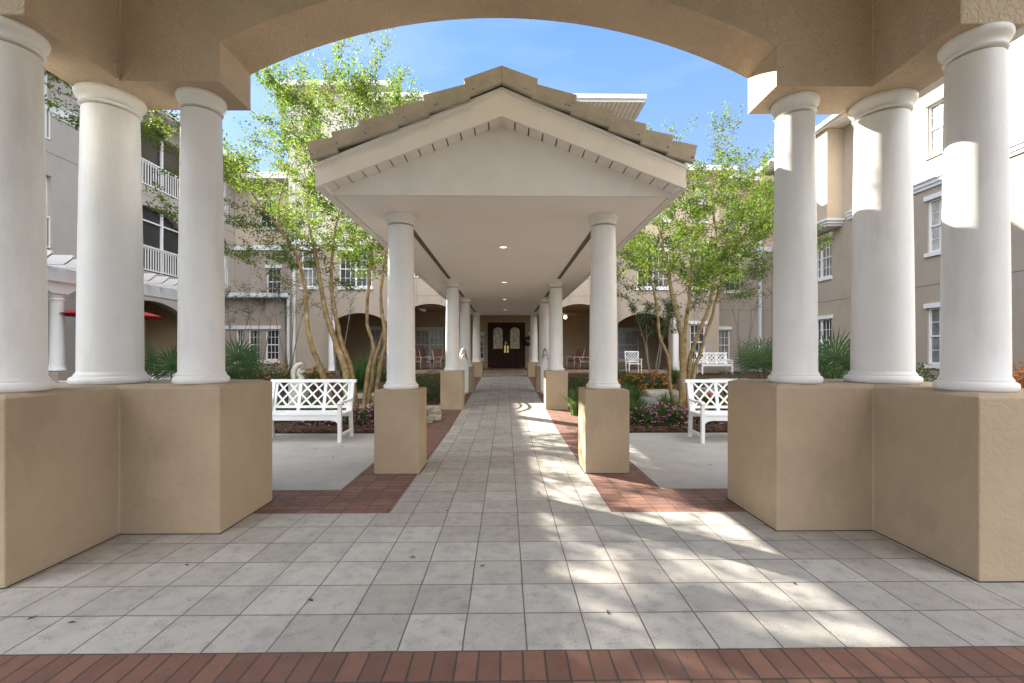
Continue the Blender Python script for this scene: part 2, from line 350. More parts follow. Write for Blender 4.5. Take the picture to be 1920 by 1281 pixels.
# garden bed surface: mulch that follows the slope of the court, slightly rolling
gx = np.linspace(-12.9, 12.9, 104); gy = np.linspace(7.9, 23, 62)
for j, y in enumerate(gy):
    for i, x in enumerate(gx):
        h = .022*math.sin(x*1.7+y)*math.cos(y*1.3-x*.6)+.012*random.random()
        inner = min(1, max(0, (abs(x)-1.66)/.6)); fr = min(1, (y-7.9)/.4)
        g2.v.append((x, y, gz(y)-.02+(h+.03)*inner*fr))
for j in range(61):
    for i in range(103):
        a = j*104+i; g2.f.append((a, a+1, a+105, a+104)); g2.m.append(0)
tag(g2.build('garden_bed', M['mulch'], smooth=True), kind='structure')
sheet('ground_beside_pavilion', -13, -1.0, 4.0, 7.9, -.022, M['mulch'])
sheet('ground_beside_pavilion', 1.0, 13, 4.0, 7.9, -.022, M['mulch'])
sheet('pavement_tiles', -7, 7, 2.15, 4.0, 0, M['tile'])
sheet('walkway', -.98, .98, 4.0, 20.9, 0, M['tile'], fn=gz)
sheet('brick_band', -8, 8, -6, 2.15, 0, M['brickfront'])
sheet('brick_paving', -6.5, -.98, 4.0, 4.68, -.001, M['brickmid'])
sheet('brick_paving', .98, 6.5, 4.0, 4.68, -.001, M['brickmid'])
sheet('brick_verge', -1.66, -.98, 4.68, 20.9, -.001, M['brickmid'], fn=gz)
sheet('brick_verge', .98, 1.66, 4.68, 20.9, -.001, M['brickmid'], fn=gz)
for s in (-1, 1):
    mb = MB(); mb.box(s*1.66, 4.68, -.1, s*7.5, 7.92, -.002)
    tag(mb.build('concrete_pad', M['concrete'], bevel=.006), kind='structure')
# porch platform and its step
mb = MB(); mb.box(-9.5, 20.9, -.05, 9.5, 24.6, .56); tag(mb.build('porch_floor', M['steptile'], bevel=.01), kind='structure')

# bark chips scattered over the beds
def chips():
    mb = MB(); rnd = random.Random(3)
    for _ in range(15000):
        s = rnd.choice((-1, 1)); x = s*rnd.uniform(1.75, 7); y = 7.95+rnd.random()**1.8*5
        z = gz(y)+.012+rnd.random()*.015; a = rnd.random()*6.28; l = rnd.uniform(.015, .05); w = rnd.uniform(.006, .016)
        c, sn = math.cos(a), math.sin(a); t = rnd.uniform(-.02, .02)
        mb.add([(x-c*l, y-sn*l, z), (x+sn*w, y-c*w, z+.012), (x+c*l, y+sn*l, z+t+.004), (x-sn*w, y+c*w, z)], [(0,1,2,3)])
    tag(mb.build('bark_mulch', M['chip'], recalc=False), 'loose brown bark mulch chips spread over the flower beds', 'mulch', kind='stuff')
chips()

# ------------------------------------------------------------------ columns
def column(parent, x, y, z0, z1, k=1.0, mname='col'):
    H = z1-z0
    rb, rt = .172*k, .150*k
    prof = [(rb+.012*k, z0+.075), (rb, z0+.10)]
    for i in range(1, 13):
        t = i/12; prof.append((rb-(rb-rt)*t**1.5, z0+.10+(H-.24)*t))
    s = MB().lathe(prof, x, y, 56).build('column', M[mname], parent, smooth='auto', world=True, angle=30)
    b = [(.196*k, z0), (.207*k, z0+.012), (.211*k, z0+.03), (.207*k, z0+.05), (.195*k, z0+.06), (.186*k, z0+.064), (.186*k, z0+.077), (rb, z0+.085)]
    MB().lathe(b, x, y, 56).build('column_base', M[mname], s, smooth='auto', angle=50)
    c = [(rt-.002, z1-.122), (rt+.010*k, z1-.117), (rt+.014*k, z1-.107), (rt+.010*k, z1-.097), (rt+.003, z1-.093), (rt+.004, z1-.078), (rt+.012*k, z1-.064), (rt+.023*k, z1-.055),
         (rt+.025*k, z1-.05), (rt+.030*k, z1-.047), (rt+.036*k, z1-.030), (rt+.037*k, z1-.012), (rt+.033*k, z1)]
    MB().lathe(c, x, y, 56).build('capital', M[mname], s, smooth='auto', angle=50)
    return s

# ------------------------------------------------------------------ pavilion (foreground)
pav = empty('pavilion', (0, 0, 0), 'tan stucco pavilion with a wide arch, white columns and thick low walls in front', 'pavilion')
XI, XE, XO = 2.965, 2.19, 3.80       # inner face, arch pier end, outer face
YN, YF, YB = 2.755, 3.56, 4.36
PT = 1.137
for sx in (-1, 1):
    for sy in (1, -1):
        yn = YN if sy == 1 else -YN
        def Y(v): return sy*v
        # L-shaped low wall with a weathered (sloping) top
        foot = [(XI, YN), (XI, YF), (XE, YF), (XE, YB), (XO, YB), (XO, YN)]
        poly = [(sx*a, Y(b), -.05) for a, b in foot]
        mb = MB(); n = 6; e = .075
        ins = [(XI+e, YN+e), (XI+e, YF+e), (XE+e, YF+e), (XE+e, YB-e), (XO-e, YB-e), (XO-e, YN+e)]
        vs = poly+[(sx*a, Y(b), PT) for a, b in foot]+[(sx*a, Y(b), PT+.024) for a, b in ins]
        fs = [tuple(range(6))]
        for i in range(6):
            j = (i+1) % 6; fs += [(i, j, 6+j, 6+i), (6+i, 6+j, 12+j, 12+i)]
        fs.append((12, 13, 16, 17)); fs.append((13, 14, 15, 16))
        mb.add(vs, fs); mb.build('pedestal_wall', M['ped'], pav, bevel=.009)
        column(pav, sx*3.225, Y(3.03), PT+.024, 3.53, 1.0)
        column(pav, sx*3.235, Y(3.80), PT+.024, 3.53, 1.25)
        column(pav, sx*2.49, Y(3.80), PT+.024, 3.53, .96)
        # side beam
        mb = MB(); mb.box(sx*2.965, Y(2.87), 3.53, sx*3.40, Y(3.985), 5.05)
        mb.build('side_beam', M['beam'], pav, bevel=.008)
        # joint bead in the inner corner
        mb = MB(); mb.tube([(sx*2.962, Y(3.557), 3.54), (sx*2.962, Y(3.557), 5.04)], .009, 8); mb.build('corner_bead', M['beam'], pav, smooth=True)
        # outer beam over the side opening
    # outer beam
for sy in (1, -1):
    mb = MB(); zs, zc = 3.845, 4.36
    r = (XE**2+(zc-zs)**2)/(2*(zc-zs)); pts = [(-2.963, 3.53), (-XE, 3.53)]
    for k in range(0, 41):
        x = -XE+2*XE*k/40; pts.append((x, zc-r+math.sqrt(r*r-x*x)))
    pts += [(XE, 3.53), (2.963, 3.53), (2.963, 5.05), (-2.963, 5.05)]
    # strips so that the arched face stays clean
    xs = [(-2.963, 3.53), (-XE, 3.53)]
    y0, y1 = sy*3.56, sy*3.985
    mb.box(-2.963, y0, 3.53, -XE, y1, 5.05); mb.box(XE, y0, 3.53, 2.963, y1, 5.05)
    arc = pts[2:43]
    for (xa, za), (xb, zb) in zip(arc, arc[1:]):
        mb.add([(xa,y0,za),(xb,y0,zb),(xb,y0,5.05),(xa,y0,5.05),(xa,y1,za),(xb,y1,zb),(xb,y1,5.05),(xa,y1,5.05)],
               [(0,1,2,3),(7,6,5,4),(0,4,5,1),(3,2,6,7)])
    # merge the seams
    o = mb.build('arch_beam', M['beam'], pav, recalc=True)
    bm = bmesh.new(); bm.from_mesh(o.data); bmesh.ops.remove_doubles(bm, verts=bm.verts, dist=1e-4); bmesh.ops.recalc_face_normals(bm, faces=bm.faces); bm.to_mesh(o.data); bm.free()
mb = MB(); mb.box(-2.963, -3.55, 4.95, 2.963, 3.55, 5.02); mb.build('ceiling', M['beam'], pav)
mb = MB()
for s in (1,):
    mb.add([(-4.0,-4.5,5.06),(4.0,-4.5,5.06),(4.0,4.5,5.06),(-4.0,4.5,5.06),(0,-.6,6.3),(0,.6,6.3)], [(3,2,1,0),(0,1,4),(1,2,5,4),(2,3,5),(3,0,4,5)])
mb.build('roof', M['rooftile'], pav)

mb = MB()
for sx in (-1, 1):
    e = .012
    mb.prism([(sx*(XI-e), YN-e, .0015), (sx*(XI-e), YF-e, .0015), (sx*(XE-e), YF-e, .0015), (sx*(XE-e), YB+e, .0015), (sx*3.9, YB+e, .0015), (sx*3.9, YN-e, .0015)], (0, 0, .002))
    mb.box(sx*.958, 5.263, .0015, sx*1.502, 5.797, .0035)
tag(mb.build('paving_joints', M['joint']), kind='structure')
# ------------------------------------------------------------------ covered walkway
can = empty('covered_walkway', (0, 5, 0), 'long white covered walkway with a tiled gable roof on paired columns leading to the doors', 'walkway cover')
CE = 3.08
cols_y = [5.53, 10.82, 14.15, 19.5]
for cy in cols_y:
    for s in (-1, 1):
        mb = MB(); mb.box(s*.97, cy-.255, gz(cy-.3)-.06, s*1.49, cy+.255, .972)
        mb.build('pedestal', M['ped'], can, bevel=.008, world=True)
        column(can, s*1.235, cy, .972, CE, .99)
Y0, Y1 = 4.79, 20.4; W = 1.78; OV = 1.87; YFa = 4.56
SL = (3.80-3.075)/1.86
mb = MB(); mb.box(-W, Y0+.02, CE, W, Y1, CE+.05); mb.build('ceiling', M['ceil'], can, world=True)
# vent slots
for a, b in ((5.95, 10.25), (11.35, 13.6), (14.7, 18.9)):
    for s in (-1, 1):
        mb = MB(); mb.box(s*1.20, a, CE-.004, s*1.275, b, CE+.012); v = mb.build('soffit_vent', M['vent'], can, world=True)
        mb = MB()
        for e in (1.19, 1.285): mb.box(s*(e-.006), a-.006, CE-.007, s*(e+.006), b+.006, CE+.01)
        mb.build('vent_trim', M['canopy'], v)
# inner gable face
mb = MB(); mb.prism([(-1.85, Y0, CE-.004), (1.85, Y0, CE-.004), (1.85, Y0, CE+.02), (0, Y0, 3.825), (-1.85, Y0, CE+.02)], (0, .05, 0)); mb.build('gable', M['canopy'], can, world=True)
# sloping gable soffit: boards with open grooves
mb = MB(); gm = MB()
for s in (-1, 1):
    n = 13
    for i in range(n):
        xa = 1.86*i/n; xb = 1.86*(i+1)/n-.014
        za = 3.80-SL*xa; zb = 3.80-SL*xb
        mb.prism([(s*xa, YFa+.015, za+.012), (s*xb, YFa+.015, zb+.012), (s*xb, YFa+.015, zb+.03), (s*xa, YFa+.015, za+.03)], (0, Y0-YFa, 0))
    gm.prism([(0, YFa+.015, 3.835), (s*1.86, YFa+.015, 3.835-SL*1.86), (s*1.86, YFa+.015, 3.85-SL*1.86), (0, YFa+.015, 3.85)], (0, Y0-YFa, 0))
sf = mb.build('gable_soffit', M['canopy'], can, world=True); gm.build('soffit_groove', M['groove'], sf)
# rake fascia boards
for s in (-1, 1):
    mb = MB()
    mb.prism([(0, YFa, 3.80), (s*OV, YFa, 3.80-SL*OV), (s*OV, YFa, 4.02-SL*OV), (0, YFa, 4.075)], (0, .03, 0))
    mb.build('rake_board', M['canopy'], can, world=True, bevel=.003)
    mb = MB()
    mb.prism([(0, YFa-.012, 4.045), (s*(OV+.01), YFa-.012, 4.0-SL*OV), (s*(OV+.01), YFa-.012, 4.03-SL*OV), (0, YFa-.012, 4.085)], (0, .03, 0))
    mb.build('drip_edge', M['ceil'], can, world=True)
    # eave: soffit strip, groove and side fascia
    mb = MB(); mb.box(s*(W+.012), Y0-.2, CE-.002, s*(OV-.02), Y1, CE+.03); mb.build('eave_soffit', M['canopy'], can, world=True)
    mb = MB(); mb.box(s*(W+.001), Y0+.02, CE+.018, s*(W+.011), Y1, CE+.04); mb.build('eave_groove', M['groove'], can, world=True)
    mb = MB(); mb.box(s*(OV-.02), YFa+.031, CE-.012, s*(OV+.004), Y1, CE+.20); mb.build('eave_fascia', M['canopy'], can, world=True)
# roof slopes
mb = MB()
for s in (-1, 1):
    mb.prism([(0, YFa+.03, 4.12), (s*1.90, YFa+.03, 4.12-SL*1.90), (s*1.90, YFa+.03, 4.16-SL*1.90), (0, YFa+.03, 4.17)], (0, Y1-YFa, 0))
rf = mb.build('roof', M['rooftile'], can, world=True)
# field tiles: overlapping courses down each slope
mb = MB(); nC = 7; run = 1.9
for s in (-1, 1):
    for i in range(nC):
        xa = run*i/nC; xb = run*(i+1)/nC+.03
        for k in range(int((Y1-YFa)/.32)):
            y = YFa+.05+k*.32+(.0 if i % 2 else .0); j = random.uniform(-.004, .004)
            mb.prism([(s*xa, y, 4.175-SL*xa+j), (s*xb, y, 4.215-SL*xb+j), (s*xb, y, 4.235-SL*xb+j), (s*xa, y, 4.20-SL*xa+j)], (0, .312, 0))
mb.build('roof_tiles', M['rooftile'], rf)
# rake tiles seen from the front
for s in (-1, 1):
    xs = [0, .50, .82, 1.14, 1.44, 1.73, 2.03] if s > 0 else [0, .375, .78, 1.09, 1.42, 1.69, 1.93]
    if s > 0: xs = [0, .36, .75, 1.13, 1.45, 1.72, 1.96]
    for i in range(6):
        xa, xb = xs[i]-(.03 if i else 0), xs[i+1]
        lift = .0
        SLt = .402; za, zb = 4.255-SLt*xa, 4.255-SLt*xb+.012
        dz = .165+random.uniform(-.012, .012); ta = -.03*s
        poly = [(s*xa, 0, za-.035), (s*xb, 0, zb+.012), (s*(xb-.035), 0, zb-dz), (s*xa-(0 if i == 0 else s*.035), 0, za-dz-.015)]
        if i == 0: poly[0] = (0, 0, 4.262); poly[3] = (0, 0, 4.262-dz)
        yf = YFa-.055-(.022*(6-i)/6); mb = MB()
        mb.prism([(p[0], yf, p[2]) for p in poly], (0, .045, 0))
        # top flange running back over the roof
        a, b = poly[0], poly[1]
        mb.prism([(a[0], yf+.002, a[2]-.022), (b[0], yf+.002, b[2]-.022), (b[0], yf+.002, b[2]-.002), (a[0], yf+.002, a[2]-.002)], (0, .35, 0))
        t = mb.build('rake_tile', M['rooftile'], can, world=True, bevel=.006)
        mb = MB()
        for _ in range(random.choice((1, 1, 2))):
            px = s*(xa+(xb-xa)*random.uniform(.6, .85)); pz = 4.25-SLt*abs(px)-dz*.70
            mb.lathe([(.006, 0), (.006, .006)], 0, 0, 8)
            for q in range(len(mb.v)-16, len(mb.v)):
                vx, vy, vz = mb.v[q]; mb.v[q] = (px+vx, yf-vz-.0005, pz+vy)
        mb.build('nail_head', M['screw'], t)
# side eave tiles' front edge (right/left verge already by roof)
for (px, py) in ((942, 463), (943, 529), (945, 561), (946.6, 581)):
    yy = 1.66*848/(660-py)
    mb = MB(); mb.lathe([(.058, CE-.003), (.06, CE-.012), (.085, CE-.012), (.092, CE-.006), (.092, CE+.001), (.058, CE+.001)], 0, yy, 32)
    l = mb.build('recessed_light', M['canopy'], can, smooth=True, world=True)
    MB().lathe([(.0575, CE-.006), (.0575, CE+.005)], 0, yy, 24).build('lamp_lens', M['lamp'], l)

# ------------------------------------------------------------------ benches
def make_bench(loc, rz, label):
    t = empty('garden_bench', loc, label, 'bench', 'white lattice-back garden benches', rz)
    Wd = 1.38; hw = Wd/2; m = M['white']
    for s in (-1, 1):
        x = s*(hw-.03)
        mb = MB(); mb.bar((x, -.27, 0), (x, -.27, .62), .055, .055, (0,1,0)); mb.build('leg', m, t, bevel=.004)
        mb = MB(); mb.prism([(x-.0275, .24, 0), (x-.0275, .295, 0), (x-.0275, .245, .44), (x-.0275, .375, .95), (x-.0275, .325, .95), (x-.0275, .19, .44)], (.055, 0, 0)); mb.build('leg', m, t, bevel=.004)
        mb = MB(); mb.bar((x, -.25, .12), (x, .26, .12), .03, .045); mb.build('stretcher', m, t, bevel=.003)
        mb = MB(); mb.prism([(x-.035, -.32, .615), (x-.035, -.25, .645), (x-.035, .05, .635), (x-.035, .255, .66), (x-.035, .255, .635), (x-.035, .05, .605), (x-.035, -.25, .612), (x-.035, -.30, .59)], (.07, 0, 0))
        mb.build('armrest', m, t, bevel=.005)
    mb = MB()
    for k in range(5): mb.box(-hw+.01, -.29+k*.102, .425, hw-.01, -.197+k*.102, .45)
    mb.build('seat', m, t, bevel=.004)
    mb = MB()
    # apron with shaped ends
    mb.prism([(-hw+.06, -.285, .42), (hw-.06, -.285, .42), (hw-.06, -.285, .30), (hw-.10, -.285, .335), (hw-.17, -.285, .352), (-hw+.17, -.285, .352), (-hw+.10, -.285, .335), (-hw+.06, -.285, .30)], (0, .026, 0))
    mb.box(-hw+.06, .2, .35, hw-.06, .225, .42); mb.build('apron', m, t, bevel=.003)
    mb = MB()
    def yb(z): return .225+(z-.44)*.245
    def bb(x0, z0, x1, z1, w, th=.026): mb.bar((x0, yb(z0), z0), (x1, yb(z1), z1), th, w, (0, -.24, 1) if abs(z1-z0) < 1e-4 else (1, 0, .001))
    mb.prism([(-hw-.025, yb(.91)-.03, .905), (-hw-.025, yb(.91)+.035, .905), (-hw-.025, yb(.95)+.035, .955), (-hw-.025, yb(.95)-.03, .955)], (Wd+.05, 0, 0))
    for z in (.505,): mb.prism([(-hw+.05, yb(z)-.014, z-.02), (-hw+.05, yb(z)+.014, z-.02), (-hw+.05, yb(z)+.016, z+.022), (-hw+.05, yb(z)-.012, z+.022)], (Wd-.1, 0, 0))
    def vert(x, w, z0=.44, z1=.91): mb.prism([(x-w/2, yb(z0)-.013, z0), (x-w/2, yb(z0)+.013, z0), (x-w/2, yb(z1)+.013, z1), (x-w/2, yb(z1)-.013, z1)], (w, 0, 0))
    pw = (Wd-.12)/3
    for k in (1, 2): vert(-hw+.06+pw*k, .05)
    for s in (-1, 1): vert(s*(hw-.085), .035)
    def diag(x0, z0, x1, z1, dy):
        d = Vector((x1-x0, 0, z1-z0)).normalized(); nrm = Vector((-d.z, 0, d.x))*.013
        vs = []
        for (x, z) in ((x0, z0), (x1, z1)):
            for s1 in (-1, 1):
                for s2 in (-1, 1):
                    xx = x+nrm.x*s1; zz = z+nrm.z*s1; vs.append((xx, yb(zz)+s2*.009+dy, zz))
        mb.add(vs, [(0,1,3,2),(4,6,7,5),(0,4,5,1),(2,3,7,6),(0,2,6,4),(1,5,7,3)])
    for k in range(3):
        a = -hw+.06+pw*k+(.05 if k == 0 else .025); b = -hw+.06+pw*(k+1)-(.05 if k == 2 else .025); h0, h1 = .525, .905; mx = (a+b)/2; mz = (h0+h1)/2; q = (b-a)/4
        for (p0, p1, dy) in (((a, mz), (mx, h1), 0), ((mx, h1), (b, mz), .002), ((b, mz), (mx, h0), 0), ((mx, h0), (a, mz), .002),
                         ((a, h0), (b, h1), .003), ((a, h1), (b, h0), -.003), ):
            diag(*p0, *p1, dy)
    mb.build('backrest', m, t)
    return t
b0 = make_bench((-3.21, 7.36, 0), R(0), 'white garden bench with a diamond lattice back on the left concrete pad')
copy_tree(b0, (3.76, 7.22, 0), R(-2), 'white garden bench on the right concrete pad, half hidden behind the low wall')
bx = ax(1334, 20.3)
copy_tree(b0, (bx, 20.0, .44), 0, 'small far white lattice bench against the rear wall beyond the rocks')

# ------------------------------------------------------------------ foliage helpers
def leaf_mesh(pos, size, seed=0, flat=.5, aspect=.5, mi=None, dirs=None):
    """array of folded leaf quads -> MB"""
    rng = np.random.default_rng(seed); n = len(pos); P = np.array(pos)
    if dirs is None: d = rng.normal(size=(n, 3)); d[:, 2] = d[:, 2]*flat+.1
    else: d = np.array(dirs)+rng.normal(size=(n, 3))*.45
    d /= np.linalg.norm(d, axis=1)[:, None]
    r = rng.normal(size=(n, 3)); r[:, 2] *= .6
    s = np.cross(d, r); s /= np.linalg.norm(s, axis=1)[:, None]+1e-9
    up = np.cross(s, d)
    L = size*rng.uniform(.6, 1.3, n)[:, None]; Wd = L*aspect/2
    a = P; b = P+d*L*.5+s*Wd+up*Wd*.3; c = P+d*L; e = P+d*L*.5-s*Wd+up*Wd*.3
    V = np.stack([a, b, c, e], 1).reshape(-1, 3)
    mb = MB(); mb.v = V.tolist(); mb.f = [(4*i, 4*i+1, 4*i+2, 4*i+3) for i in range(n)]; mb.m = list(mi) if mi is not None else [0]*n
    return mb

def myrtle(loc, label, trunks, top, spread, seed, leafn=34, lsize=.062, lean=(0, 0), depth=5, group='crape myrtle trees', L0=1.0, lowz=2.9):
    rnd = random.Random(seed); t = empty('crape_myrtle', loc, label, 'tree', group)
    tb = MB(); pos = []; dr = []; mi = []
    def twigleaves(p, q, d, n, z):
        for _ in range(n):
            f = rnd.random(); o = Vector((rnd.gauss(0, .045), rnd.gauss(0, .045), rnd.gauss(0, .04)))
            pos.append(tuple(p.lerp(q, f)+o)); dr.append(tuple(d*.6+Vector((rnd.gauss(0, .5), rnd.gauss(0, .5), rnd.gauss(0, .3)))))
            mi.append(1 if rnd.random() < (.05 if f < .7 else .22) else 0)
    def grow(p, d, r, L, k):
        pts = [p]; dd = d.copy(); seg = 4
        for i in range(seg):
            dd = (dd+Vector((rnd.gauss(0, .10), rnd.gauss(0, .10), rnd.gauss(0, .05)+.03))).normalized()
            pts.append(pts[-1]+dd*(L/seg))
        if any(abs(loc[0]+q.x) < 2.08 and loc[2]+q.z < 4.5 for q in pts): return     # pruned clear of the walkway roof
        rr = [r*(1-.45*i/seg) for i in range(seg+1)]
        tb.tube(pts, rr, 7 if r > .02 else 4, cap=False)
        if k <= 2:
            for i in range(seg): twigleaves(pts[i], pts[i+1], dd, int(leafn*(.35 if k == 2 else .3 if k == 1 else .4)), p.z)
        if k == 0 or pts[-1].z > top: return
        for s in range(2 if k >= 4 else 3 if rnd.random() < .75 else 2):
            # outward and upward
            out = Vector((pts[-1].x-lean[0], pts[-1].y-lean[1], 0)); 
            if out.length > .01: out.normalize()
            nd = (dd+Vector((rnd.gauss(0, .36), rnd.gauss(0, .36), rnd.gauss(0, .22)))+out*spread*rnd.uniform(.1, .4)).normalized()
            if nd.z < -.05: nd.z = .1
            grow(pts[-1], nd, rr[-1]*.72, L*rnd.uniform(.68, .92), k-1)
        # a side shoot
        for q_ in range(2 if k >= 3 else 1 if k >= 2 else 0):
            q = pts[1+q_*2]; a = rnd.random()*6.28
            nd = Vector((math.cos(a), math.sin(a), rnd.uniform(-.05, .55))).normalized()
            grow(q, nd, rr[2]*.45, L*rnd.uniform(.55, .8), max(0, k-2))
    for tr in trunks:
        pts = [Vector(p) for p in tr[0]]; r0, r1 = tr[1], tr[2]
        # smooth the polyline
        fine = []
        for i in range(len(pts)-1):
            p0 = pts[max(0, i-1)]; p1 = pts[i]; p2 = pts[i+1]; p3 = pts[min(len(pts)-1, i+2)]
            for s in range(6):
                u = s/6; fine.append(.5*((2*p1)+(p2-p0)*u+(2*p0-5*p1+4*p2-p3)*u*u+(3*p1-p0-3*p2+p3)*u**3)+Vector((rnd.gauss(0,.006), rnd.gauss(0,.006), 0)))
        fine.append(pts[-1]); n = len(fine)
        rad = [(r0+(r1-r0)*i/(n-1))*(1+.06*math.sin(i*1.3))*(1.25 if i == 0 else 1) for i in range(n)]
        tb.tube(fine, rad, 10)
        d = (fine[-1]-fine[-4]).normalized()
        for s in range(2):
            nd = (d+Vector((rnd.gauss(0, .3), rnd.gauss(0, .3), .2))).normalized(); grow(fine[-1], nd, r1*.8, L0, depth-1)
        for f in (.5, .58, .66, .74, .82, .9):
            i = int(n*f)
            if fine[i].z > lowz-.7:
                a = rnd.random()*6.28; grow(fine[i], Vector((math.cos(a), math.sin(a), .30)).normalized(), r1*.4, L0*.95, 3 if f > .6 else 2)
    tb.build('trunk', M['bark'], t, smooth=True, recalc=False)
    lm = leaf_mesh(pos, lsize, seed, dirs=dr, mi=mi, aspect=.55)
    lm.build('crown', [M['leaf'], M['leafbrown']], t, recalc=False)
    return t, len(pos)

def lp(px, py, Y, base):   # local trunk point from surveyed coordinates
    p = at(px, py, Y); return (p[0]-base[0], p[1]-base[1], p[2]-base[2])
# left tree
B = (ax(665, 10), 10.0, gz(10))
def lpl(px, py, dy=0): return lp(px, py, 10+dy, B)
tl = [
 ([lpl(628, 770, -.2), lpl(600, 690, -.3), lpl(582, 640, -.35), lpl(574, 585, -.3), lpl(571, 540, -.4), lpl(556, 480, -.6), lpl(524, 430, -.8)], .07, .035),
 ([lpl(652, 775), lpl(648, 700), lpl(632, 650, .1), lpl(612, 590, .1), lpl(602, 540, .1), lpl(590, 470, .2), lpl(575, 400, .3)], .10, .035),
 ([lpl(668, 775, .1), lpl(660, 700, .1), lpl(640, 640, .2), lpl(624, 560, .3), lpl(622, 500, .4), lpl(628, 430, .5)], .075, .035),
 ([lpl(680, 775, -.1), lpl(690, 700, -.1), lpl(700, 650, -.1), lpl(688, 600, -.1), lpl(692, 520, -.2), lpl(702, 440, -.2)], .06, .03),
 ([lpl(700, 775), lpl(712, 690), lpl(722, 640), lpl(714, 560), lpl(720, 500, -.1), lpl(728, 450, -.1)], .06, .03),
 ([lpl(690, 775, .2), lpl(702, 680, .3), lpl(722, 615, .4), lpl(748, 560, .5), lpl(770, 500, .6)], .05, .028)]
tl = [(a, b*.9, c*.72) for a, b, c in tl]
t1, n1 = myrtle(B, 'tall multi-stemmed tree with ochre trunks behind the left bench', tl, 7.1, .45, 11, leafn=31, lean=(-.4, 0), lsize=.052, lowz=3.2, L0=1.08)
B2 = (ax(1283, 10.3), 10.3, gz(10.3))
def lpr(px, py, dy=0): return lp(px, py, 10.3+dy, B2)
tr_ = [
 ([lpr(1268, 775, -.1), lpr(1257, 730, -.2), lpr(1253, 672, -.3), lpr(1237, 630, -.3), lpr(1232, 580, -.3), lpr(1222, 530, -.4), lpr(1205, 490, -.5)], .05, .03),
 ([lpr(1277, 780), lpr(1280, 720), lpr(1278, 640), lpr(1272, 600), lpr(1262, 560, .1), lpr(1250, 500, .2), lpr(1240, 450, .3)], .09, .04),
 ([lpr(1281, 775), lpr(1283, 690), lpr(1284, 620), lpr(1292, 560, .1), lpr(1296, 500, .1), lpr(1300, 440, .1)], .06, .035),
 ([lpr(1288, 775, .1), lpr(1290, 720, .1), lpr(1294, 670, .1), lpr(1312, 620), lpr(1330, 575), lpr(1338, 520, -.1), lpr(1344, 450, -.2)], .065, .035),
 ([lpr(1295, 775, .2), lpr(1302, 700, .2), lpr(1320, 640, .3), lpr(1336, 590, .4), lpr(1352, 520, .5), lpr(1372, 460, .6)], .055, .03)]
tr_ = [(a, b*.9, c*.72) for a, b, c in tr_]
t2, n2 = myrtle(B2, 'multi-stemmed tree rising from pink flowers beside the right bench', tr_, 5.9, .50, 23, leafn=34, lean=(.4, 0), L0=.95, lsize=.052)
# third tree, mostly behind the corner column at left, casting the dappled shade
B3 = (-7.05, 8.1, 0)
t3t = [([(0,0,0), (-.05,.05,1.2), (-.2,.1,2.9), (-.3,.1,5.2)], .09, .045), ([(.1,0,0), (.15,0,1.3), (.1,.1,3.1), (.05,.2,5.4)], .08, .04), ([(0,.12,0), (0,.2,1.4), (-.1,.4,3.0), (-.1,.5,5.3)], .07, .035)]
t3, n3 = myrtle(B3, 'tree mostly hidden by the left corner column, one branch showing in front of the balcony', t3t, 8.0, .22, 31, leafn=18, lean=(0, -.3), depth=5, L0=.72, lowz=5.9)
print('LEAVES', n1, n2, n3)

def sapling(loc, label, h, seed, leafy=.5, stems=4, spread=.35, lsize=.07):
    rnd = random.Random(seed); t = empty('young_tree', loc, label, 'tree', 'thin young trees along the rear wall')
    tb = MB(); pos = []
    def grow(p, d, r, L, k):
        pts = [p]; dd = d.copy()
        for i in range(3):
            dd = (dd+Vector((rnd.gauss(0, .1), rnd.gauss(0, .1), .04))).normalized(); pts.append(pts[-1]+dd*L/3)
        tb.tube(pts, [r, r*.85, r*.7, r*.6], 5, cap=False)
        if k <= 1:
            for i in range(3):
                for _ in range(int(leafy*9)): pos.append(tuple(pts[i].lerp(pts[i+1], rnd.random())+Vector((rnd.gauss(0, .05), rnd.gauss(0, .05), rnd.gauss(0, .04)))))
        if k == 0: return
        for _ in range(3):
            nd = (dd+Vector((rnd.gauss(0, .55), rnd.gauss(0, .4), rnd.gauss(.05, .25)))).normalized(); grow(pts[-1], nd, r*.55, L*.66, k-1)
        grow(pts[1], (dd*.5+Vector((rnd.gauss(0, .7), rnd.gauss(0, .5), .1))).normalized(), r*.45, L*.6, k-1)
    for s in range(stems):
        a = s*6.28/stems+rnd.random(); d = Vector((math.cos(a)*spread*.5, math.sin(a)*spread*.5, 1)).normalized()
        b = Vector((math.cos(a)*.06, math.sin(a)*.06, 0)); q = b+d*h*.5
        tb.tube([b, b.lerp(q, .5)+Vector((rnd.gauss(0, .03), 0, 0)), q], [.03, .024, .018], 6, cap=False)
        grow(q, d, .016, h*.28, 2)
    tb.build('trunk', M['greybark'], t, smooth=True, recalc=False)
    leaf_mesh(pos, lsize, seed).build('crown', M['leafdark'], t, recalc=False)
    return t
for (px, Y, h, lab, lf, st) in ((486, 20.0, 3.9, 'thin grey-stemmed young tree in front of the triple ground floor window', .5, 3),
                            (440, 19.4, 3.6, 'sparse young tree at the far left corner of the court', .5, 3),
                            (541, 20.0, 4.4, 'sparse young tree beside the left white downspout', .6, 4),
                            (632, 19.8, 4.0, 'bare spindly young tree seen through the ochre trunks at left', .4, 3),
                            (1392, 20.6, 4.8, 'slender bare-stemmed young tree left of the right white downspout', .5, 4),
                            (1225, 17.0, 2.9, 'leafy dark green small tree in front of the right porch arch', 1.6, 4),
                            (1293, 19.6, 3.6, 'thin young tree behind the right ochre trunks', .5, 3)):
    sapling((ax(px, Y), Y, gz(Y)), lab, h, int(px), lf, st)

